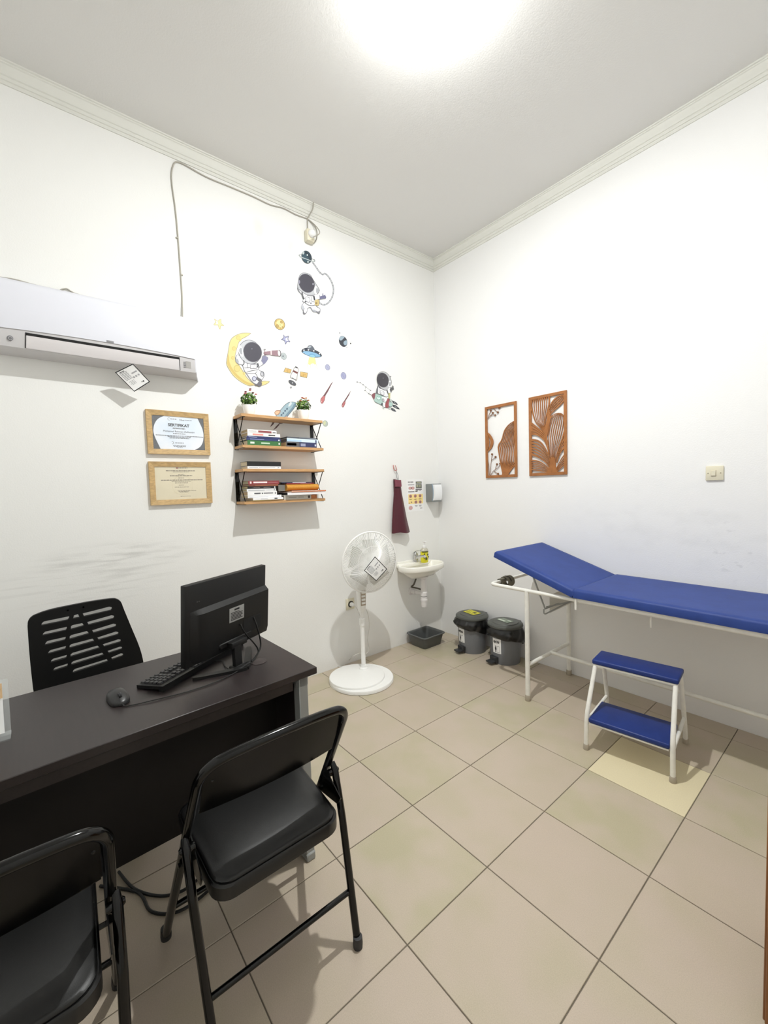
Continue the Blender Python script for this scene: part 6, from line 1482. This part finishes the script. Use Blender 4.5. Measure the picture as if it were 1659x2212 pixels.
s.poly('upper_arm', WHT, [(665, 1520), (700, 1500), (770, 1520), (785, 1600), (690, 1620), (665, 1570)]); s.line('arm_cuff', OUT, [(778, 1520), (785, 1610)], 12)
s.poly('glove', (112, 112, 146), [(785, 1550), (845, 1535), (850, 1470), (866, 1480), (868, 1530), (915, 1510), (920, 1540), (938, 1560), (930, 1600), (860, 1605), (785, 1620)], False)
s.poly('pack', (206, 186, 130), [(665, 1640), (745, 1620), (770, 1640), (765, 1750), (735, 1775), (665, 1760)], False); s.ell('pack_knob', (150, 126, 76), 700, 1715, 22, 26)
s.done()

# --- small stickers
s = Sticker('blue flying saucer sticker with a yellow light beam', CC)
for a, b, c, d in ((628, 850, 580, 1058), (655, 850, 650, 1060), (690, 850, 690, 1050), (715, 850, 745, 1060), (735, 850, 790, 1085)): s.line('beam_ray', (214, 206, 150), [(a, b), (c, d)], 8, False, 3)
s.poly('beam', (246, 236, 160), [(632, 845), (735, 848), (758, 990), (690, 960), (640, 1000), (605, 980)], False)
s.poly('hull_rim', (58, 62, 74), [(470, 720), (500, 680), (590, 655), (720, 690), (830, 745), (875, 800), (868, 832), (800, 850), (690, 845), (570, 800), (490, 755)])
s.poly('hull_under', (142, 186, 220), [(490, 745), (540, 722), (620, 728), (740, 755), (830, 800), (850, 828), (790, 840), (690, 836), (580, 800)])
s.ell('hull_lamp', (116, 168, 206), 690, 810, 64, 34, 14); s.ell('hull_lamp_light', (150, 200, 222), 690, 825, 54, 26, 10)
s.poly('dome', (98, 104, 116), [(588, 665), (600, 625), (650, 600), (700, 630), (735, 695), (690, 715), (620, 700)]); s.poly('dome_shine', (168, 176, 184), [(598, 660), (612, 632), (645, 612), (670, 640), (630, 665)])
for a, b in ((522, 706), (610, 698), (718, 718), (832, 772)): s.ell('porthole', (236, 240, 246), a, b, 14, 15)
s.done()
s = Sticker('white satellite sticker with two gold solar panels', CC)
for P in ([(148, 1050), (278, 1088), (252, 1168), (110, 1142)], [(448, 1128), (602, 1156), (582, 1262), (440, 1228)]): s.poly('solar_panel_edge', (150, 140, 110), P, False)
for c_, P in (((224, 190, 122), [(156, 1060), (266, 1092), (246, 1156), (124, 1136)]), ((225, 191, 122), [(456, 1138), (590, 1164), (574, 1250), (450, 1220)])): s.poly('solar_panel', c_, P, False)
for P in ([(175, 1085), (250, 1105)], [(165, 1112), (245, 1130)], [(470, 1175), (570, 1195)], [(465, 1205), (565, 1225)], [(205, 1075), (195, 1145)], [(520, 1155), (508, 1235)]): s.line('panel_grid', (196, 154, 80), P, 6, False)
s.poly('body_outline', (150, 146, 144), [(330, 1040), (400, 1060), (418, 1100), (395, 1200), (380, 1310), (300, 1290), (250, 1250), (262, 1180), (300, 1110)]); s.poly('body', (240, 238, 236), [(336, 1052), (394, 1070), (406, 1104), (384, 1200), (368, 1298), (305, 1278), (262, 1244), (274, 1184), (310, 1116)])
s.poly('cap', (70, 68, 72), [(350, 1022), (402, 1048), (394, 1066), (346, 1044)], False); s.line('red_band', (122, 70, 70), [(308, 1118), (394, 1160)], 36, False); s.line('grey_band', DK, [(280, 1255), (360, 1300)], 14)
s.ell('dish_rim', (236, 236, 236), 302, 1335, 92, 52, 34); s.ell('dish', (88, 90, 96), 290, 1355, 86, 40, 32); s.ell('dish_horn', (214, 216, 220), 294, 1356, 12, 12); s.ell('probe', (150, 150, 156), 264, 1445, 18, 20); s.done()
s = Sticker('dark blue earth-like planet sticker with thin orbits', CC)
s.line('orbit', (206, 206, 210), [(1205, 340), (1235, 345), (1300, 450), (1390, 640), (1400, 720), (1370, 700)], 5); s.line('orbit', (206, 206, 210), [(1215, 345), (1230, 400), (1260, 440)], 5); s.line('orbit', (206, 206, 210), [(1165, 520), (1190, 490), (1300, 520), (1420, 525), (1480, 550), (1450, 590), (1410, 575)], 5); s.line('orbit', (206, 206, 210), [(1165, 520), (1200, 545), (1260, 585)], 5)
s.ell('planet_sea', (62, 66, 76), 1302, 530, 80, 112, -20); s.poly('continent', (166, 184, 198), [(1240, 440), (1290, 425), (1330, 450), (1300, 480), (1270, 510), (1230, 505), (1228, 470)]); s.poly('continent', (160, 180, 196), [(1320, 525), (1370, 510), (1382, 560), (1360, 605), (1325, 600), (1308, 560)])
s.ell('moonlet', (40, 40, 46), 1450, 570, 12, 14); s.ell('moonlet', (120, 124, 140), 1236, 362, 10, 12); s.ell('moonlet', (170, 172, 176), 1374, 646, 8, 10); s.done()
s = Sticker('smaller lilac oval planet sticker beside the saucer beam', CC); s.ell('planet_rim', (136, 136, 166), 992, 1046, 48, 62, -18); s.ell('planet', (182, 184, 212), 992, 1046, 41, 55, -18); s.line('planet_line', (158, 160, 192), [(970, 1020), (1010, 1075)], 6); s.done()
s = Sticker('larger lilac oval planet sticker above the red comets', CC); s.ell('planet_rim', (124, 124, 160), 1310, 1214, 54, 73, -14); s.ell('planet', (172, 174, 208), 1310, 1214, 47, 66, -14); s.line('planet_line', (140, 142, 182), [(1290, 1170), (1300, 1220), (1330, 1250)], 6); s.done()
s = Sticker('larger red comet sticker with a long dark tail', CC); s.poly('comet_outline', (120, 84, 90), [(1105, 1325), (1070, 1390), (1000, 1530), (950, 1610), (935, 1700), (900, 1765), (868, 1768), (846, 1730), (855, 1670), (920, 1590), (985, 1490), (1060, 1370)], False); s.poly('comet_head', (206, 122, 124), [(940, 1625), (925, 1700), (892, 1756), (872, 1758), (856, 1728), (866, 1676), (905, 1620)]); s.ell('comet_glint', (238, 200, 200), 868, 1726, 9, 14); s.done()
s = Sticker('smaller red comet sticker, right of the larger one', CC); s.poly('comet_outline', (120, 84, 90), [(1458, 1505), (1420, 1600), (1350, 1715), (1345, 1770), (1312, 1840), (1288, 1845), (1270, 1815), (1280, 1770), (1330, 1700), (1400, 1590)], False); s.poly('comet_head', (198, 118, 122), [(1345, 1728), (1336, 1770), (1306, 1830), (1290, 1834), (1280, 1812), (1292, 1772), (1322, 1732)]); s.ell('comet_glint', (236, 200, 200), 1292, 1812, 6, 10); s.done()

# --- astronaut riding a rocket
s = Sticker('astronaut riding a teal and red rocket, rightmost wall sticker', CD)
s.line('constellation', (150, 150, 154), [(275, 578), (360, 596), (440, 652), (512, 714), (640, 808)], 7, False); s.line('constellation', (150, 150, 154), [(512, 714), (492, 812), (596, 896), (640, 808)], 6, False); s.line('constellation', (150, 150, 154), [(596, 896), (670, 940)], 7, False)
for a, b in ((275, 578), (360, 596), (440, 652), (512, 714), (645, 806), (492, 812), (596, 896), (634, 920)): s.ell('constellation_star', (130, 130, 134), a, b, 17, 15)
for P in ([(1240, 1085), (1300, 1110), (1360, 1150), (1392, 1205), (1330, 1190), (1260, 1150)], [(1250, 1205), (1330, 1215), (1390, 1260), (1448, 1326), (1370, 1310), (1270, 1260)], [(1215, 1290), (1280, 1310), (1320, 1350), (1352, 1392), (1280, 1380), (1220, 1340)]): s.poly('flame_outline', DK, P)
for P in ([(1270, 1115), (1320, 1140), (1350, 1175), (1310, 1168)], [(1290, 1235), (1350, 1255), (1390, 1292), (1330, 1280)], [(1240, 1310), (1280, 1335), (1300, 1362), (1260, 1350)]): s.poly('flame', (150, 156, 160), P, False)
for P in ([(1180, 1050), (1225, 1060), (1240, 1100), (1215, 1140), (1180, 1120)], [(1120, 1280), (1180, 1275), (1215, 1310), (1190, 1340), (1140, 1320)], [(960, 1260), (1020, 1290), (1020, 1330), (985, 1320)]): s.poly('engine', (206, 214, 208), P)
s.poly('outline', OUT, [(800, 790), (840, 670), (870, 680), (1100, 790), (1130, 880), (1180, 900), (1175, 1020), (1060, 1060), (800, 980)]); s.poly('suit', WHT, [(860, 700), (900, 760), (1100, 800), (1110, 880), (1150, 900), (1140, 1000), (1040, 1060), (860, 960)])
s.poly('rocket_outline', (120, 124, 124), [(668, 935), (720, 890), (790, 880), (960, 950), (1080, 1000), (1170, 1040), (1180, 1100), (1250, 1160), (1255, 1230), (1180, 1280), (1050, 1290), (940, 1215), (780, 1140), (735, 1065)])
s.poly('rocket_body', (186, 216, 208), [(772, 892), (960, 958), (1070, 1010), (1155, 1045), (1160, 1240), (1050, 1275), (945, 1205), (785, 1128), (742, 1062)]); s.poly('rocket_nose', (146, 92, 100), [(668, 935), (715, 892), (772, 884), (770, 970), (738, 1058)])
s.ell('rocket_window_rim', (150, 190, 180), 868, 1020, 62, 64, -20); s.ell('rocket_window', (196, 230, 222), 868, 1020, 44, 46, -20); s.line('window_shine', (240, 250, 248), [(820, 1000), (860, 1040), (910, 1030)], 16)
s.poly('rocket_band', (168, 88, 92), [(1110, 1030), (1165, 1050), (1150, 1150), (1140, 1270), (1060, 1280), (1050, 1180), (1075, 1110)]); s.ell('rocket_tail', (190, 220, 212), 1198, 1196, 54, 60); 
s.poly('thigh', WHT, [(955, 985), (1060, 1000), (1105, 1040), (1060, 1110), (980, 1110)]); s.ell('knee_patch', (128, 130, 134), 990, 1078, 34, 52, -10); s.ell('knee_pad', (204, 206, 210), 990, 1078, 22, 38, -10); s.poly('boot', WHT, [(985, 1140), (1045, 1150), (1040, 1260), (1000, 1270)], False); s.poly('boot_sole', (80, 80, 86), [(960, 1140), (985, 1180), (970, 1220), (930, 1195)], False)
s.line('harness', (116, 118, 122), [(850, 680), (825, 740), (835, 830)], 18); s.line('harness', (116, 118, 122), [(880, 760), (880, 900)], 8); s.line('harness', (116, 118, 122), [(1095, 790), (1110, 860), (1150, 950)], 22); s.line('harness', (116, 118, 122), [(840, 890), (960, 945), (1060, 970), (1150, 965)], 12); s.ell('glove', (100, 102, 104), 826, 858, 22, 18)
s.poly('chest_box', OUT, [(905, 810), (970, 820), (1020, 860), (1010, 945), (930, 920), (905, 880)]); s.poly('chest_panel', WHT, [(915, 820), (966, 830), (1008, 864), (1000, 932), (938, 910), (916, 876)]); s.line('chest_marks', GRY, [(950, 900), (955, 860), (985, 870), (980, 910)], 8)
s.ell('helmet_outline', (124, 124, 128), 1020, 545, 196, 268, -20); s.ell('helmet', (204, 206, 210), 1020, 545, 184, 256, -20); s.ell('visor_rim', (120, 120, 126), 982, 524, 164, 208, -16); s.ell('visor', (72, 70, 78), 980, 524, 156, 200, -16); s.ell('visor_glint', (110, 110, 118), 992, 470, 14, 16)
s.poly('ear_piece', WHT, [(1150, 540), (1185, 545), (1210, 600), (1210, 700), (1160, 720), (1135, 680)]); s.poly('ear_pad', GRY, [(1165, 580), (1195, 580), (1205, 640), (1190, 690), (1158, 680)]); s.line('antenna', (110, 110, 116), [(1175, 450), (1200, 424)], 7, False); s.ell('antenna_tip', (110, 110, 116), 1202, 424, 13, 13)
s.poly('arm', WHT, [(1110, 790), (1170, 730), (1210, 770), (1190, 860), (1150, 900)]); s.poly('glove', (100, 102, 104), [(1170, 780), (1200, 720), (1235, 730), (1250, 665), (1275, 690), (1280, 730), (1290, 780), (1240, 800), (1215, 860), (1190, 850)], False); s.line('pack', (206, 200, 140), [(1165, 880), (1160, 1030)], 50, False)
s.done()
# --- blue rocket partly behind the upper shelf
s = Sticker('blue rocket sticker partly hidden behind the upper shelf', CE)
s.poly('rocket_outline', (118, 134, 146), [(1080, 215), (1075, 260), (1040, 320), (950, 430), (900, 500), (770, 520), (770, 440), (765, 410), (840, 320), (900, 250), (960, 210), (1030, 200)]); s.poly('rocket_body', (170, 198, 214), [(1070, 220), (1064, 260), (1030, 315), (940, 425), (890, 490), (780, 510), (780, 440), (776, 412), (848, 326), (906, 258), (964, 220), (1030, 210)])
s.poly('rocket_shade', (128, 158, 180), [(1070, 222), (1064, 260), (1030, 315), (940, 425), (890, 490), (860, 500), (920, 400), (1010, 300), (1050, 230)]); s.poly('fin_outline', (170, 130, 110), [(742, 365), (770, 335), (830, 335), (832, 370), (790, 410), (750, 395)]); s.poly('fin', (240, 200, 168), [(752, 366), (776, 345), (820, 344), (820, 368), (786, 400), (756, 388)])
s.poly('cockpit_window', (232, 240, 246), [(985, 210), (1005, 205), (1012, 235), (975, 275), (958, 270), (970, 235)])
for a, b in ((938, 312), (908, 343), (880, 378), (852, 407)): s.ell('porthole', (88, 112, 136), a, b, 13, 16, 20)
s.poly('fin_outline', (170, 130, 110), [(890, 440), (940, 420), (948, 470), (900, 500)], False); s.poly('fin', (240, 214, 200), [(898, 440), (936, 428), (942, 466), (902, 490)], False)
for P in ([(742, 470), (706, 530), (672, 598), (720, 560), (760, 500)], [(815, 540), (770, 580), (720, 645), (775, 610), (820, 560)], [(850, 480), (870, 540), (820, 545), (790, 510)]): s.poly('flame', (118, 96, 98), P, False)
s.done()
s = Sticker('pale grey-green round planet sticker at the right end of the upper shelf', CE); s.ell('planet_rim', (160, 170, 164), 1535, 540, 40, 50, -14); s.ell('planet', (192, 202, 194), 1535, 540, 34, 44, -14); s.poly('planet_glow', (216, 220, 180), [(1505, 520), (1520, 500), (1545, 520), (1530, 560), (1508, 560)]); s.done()
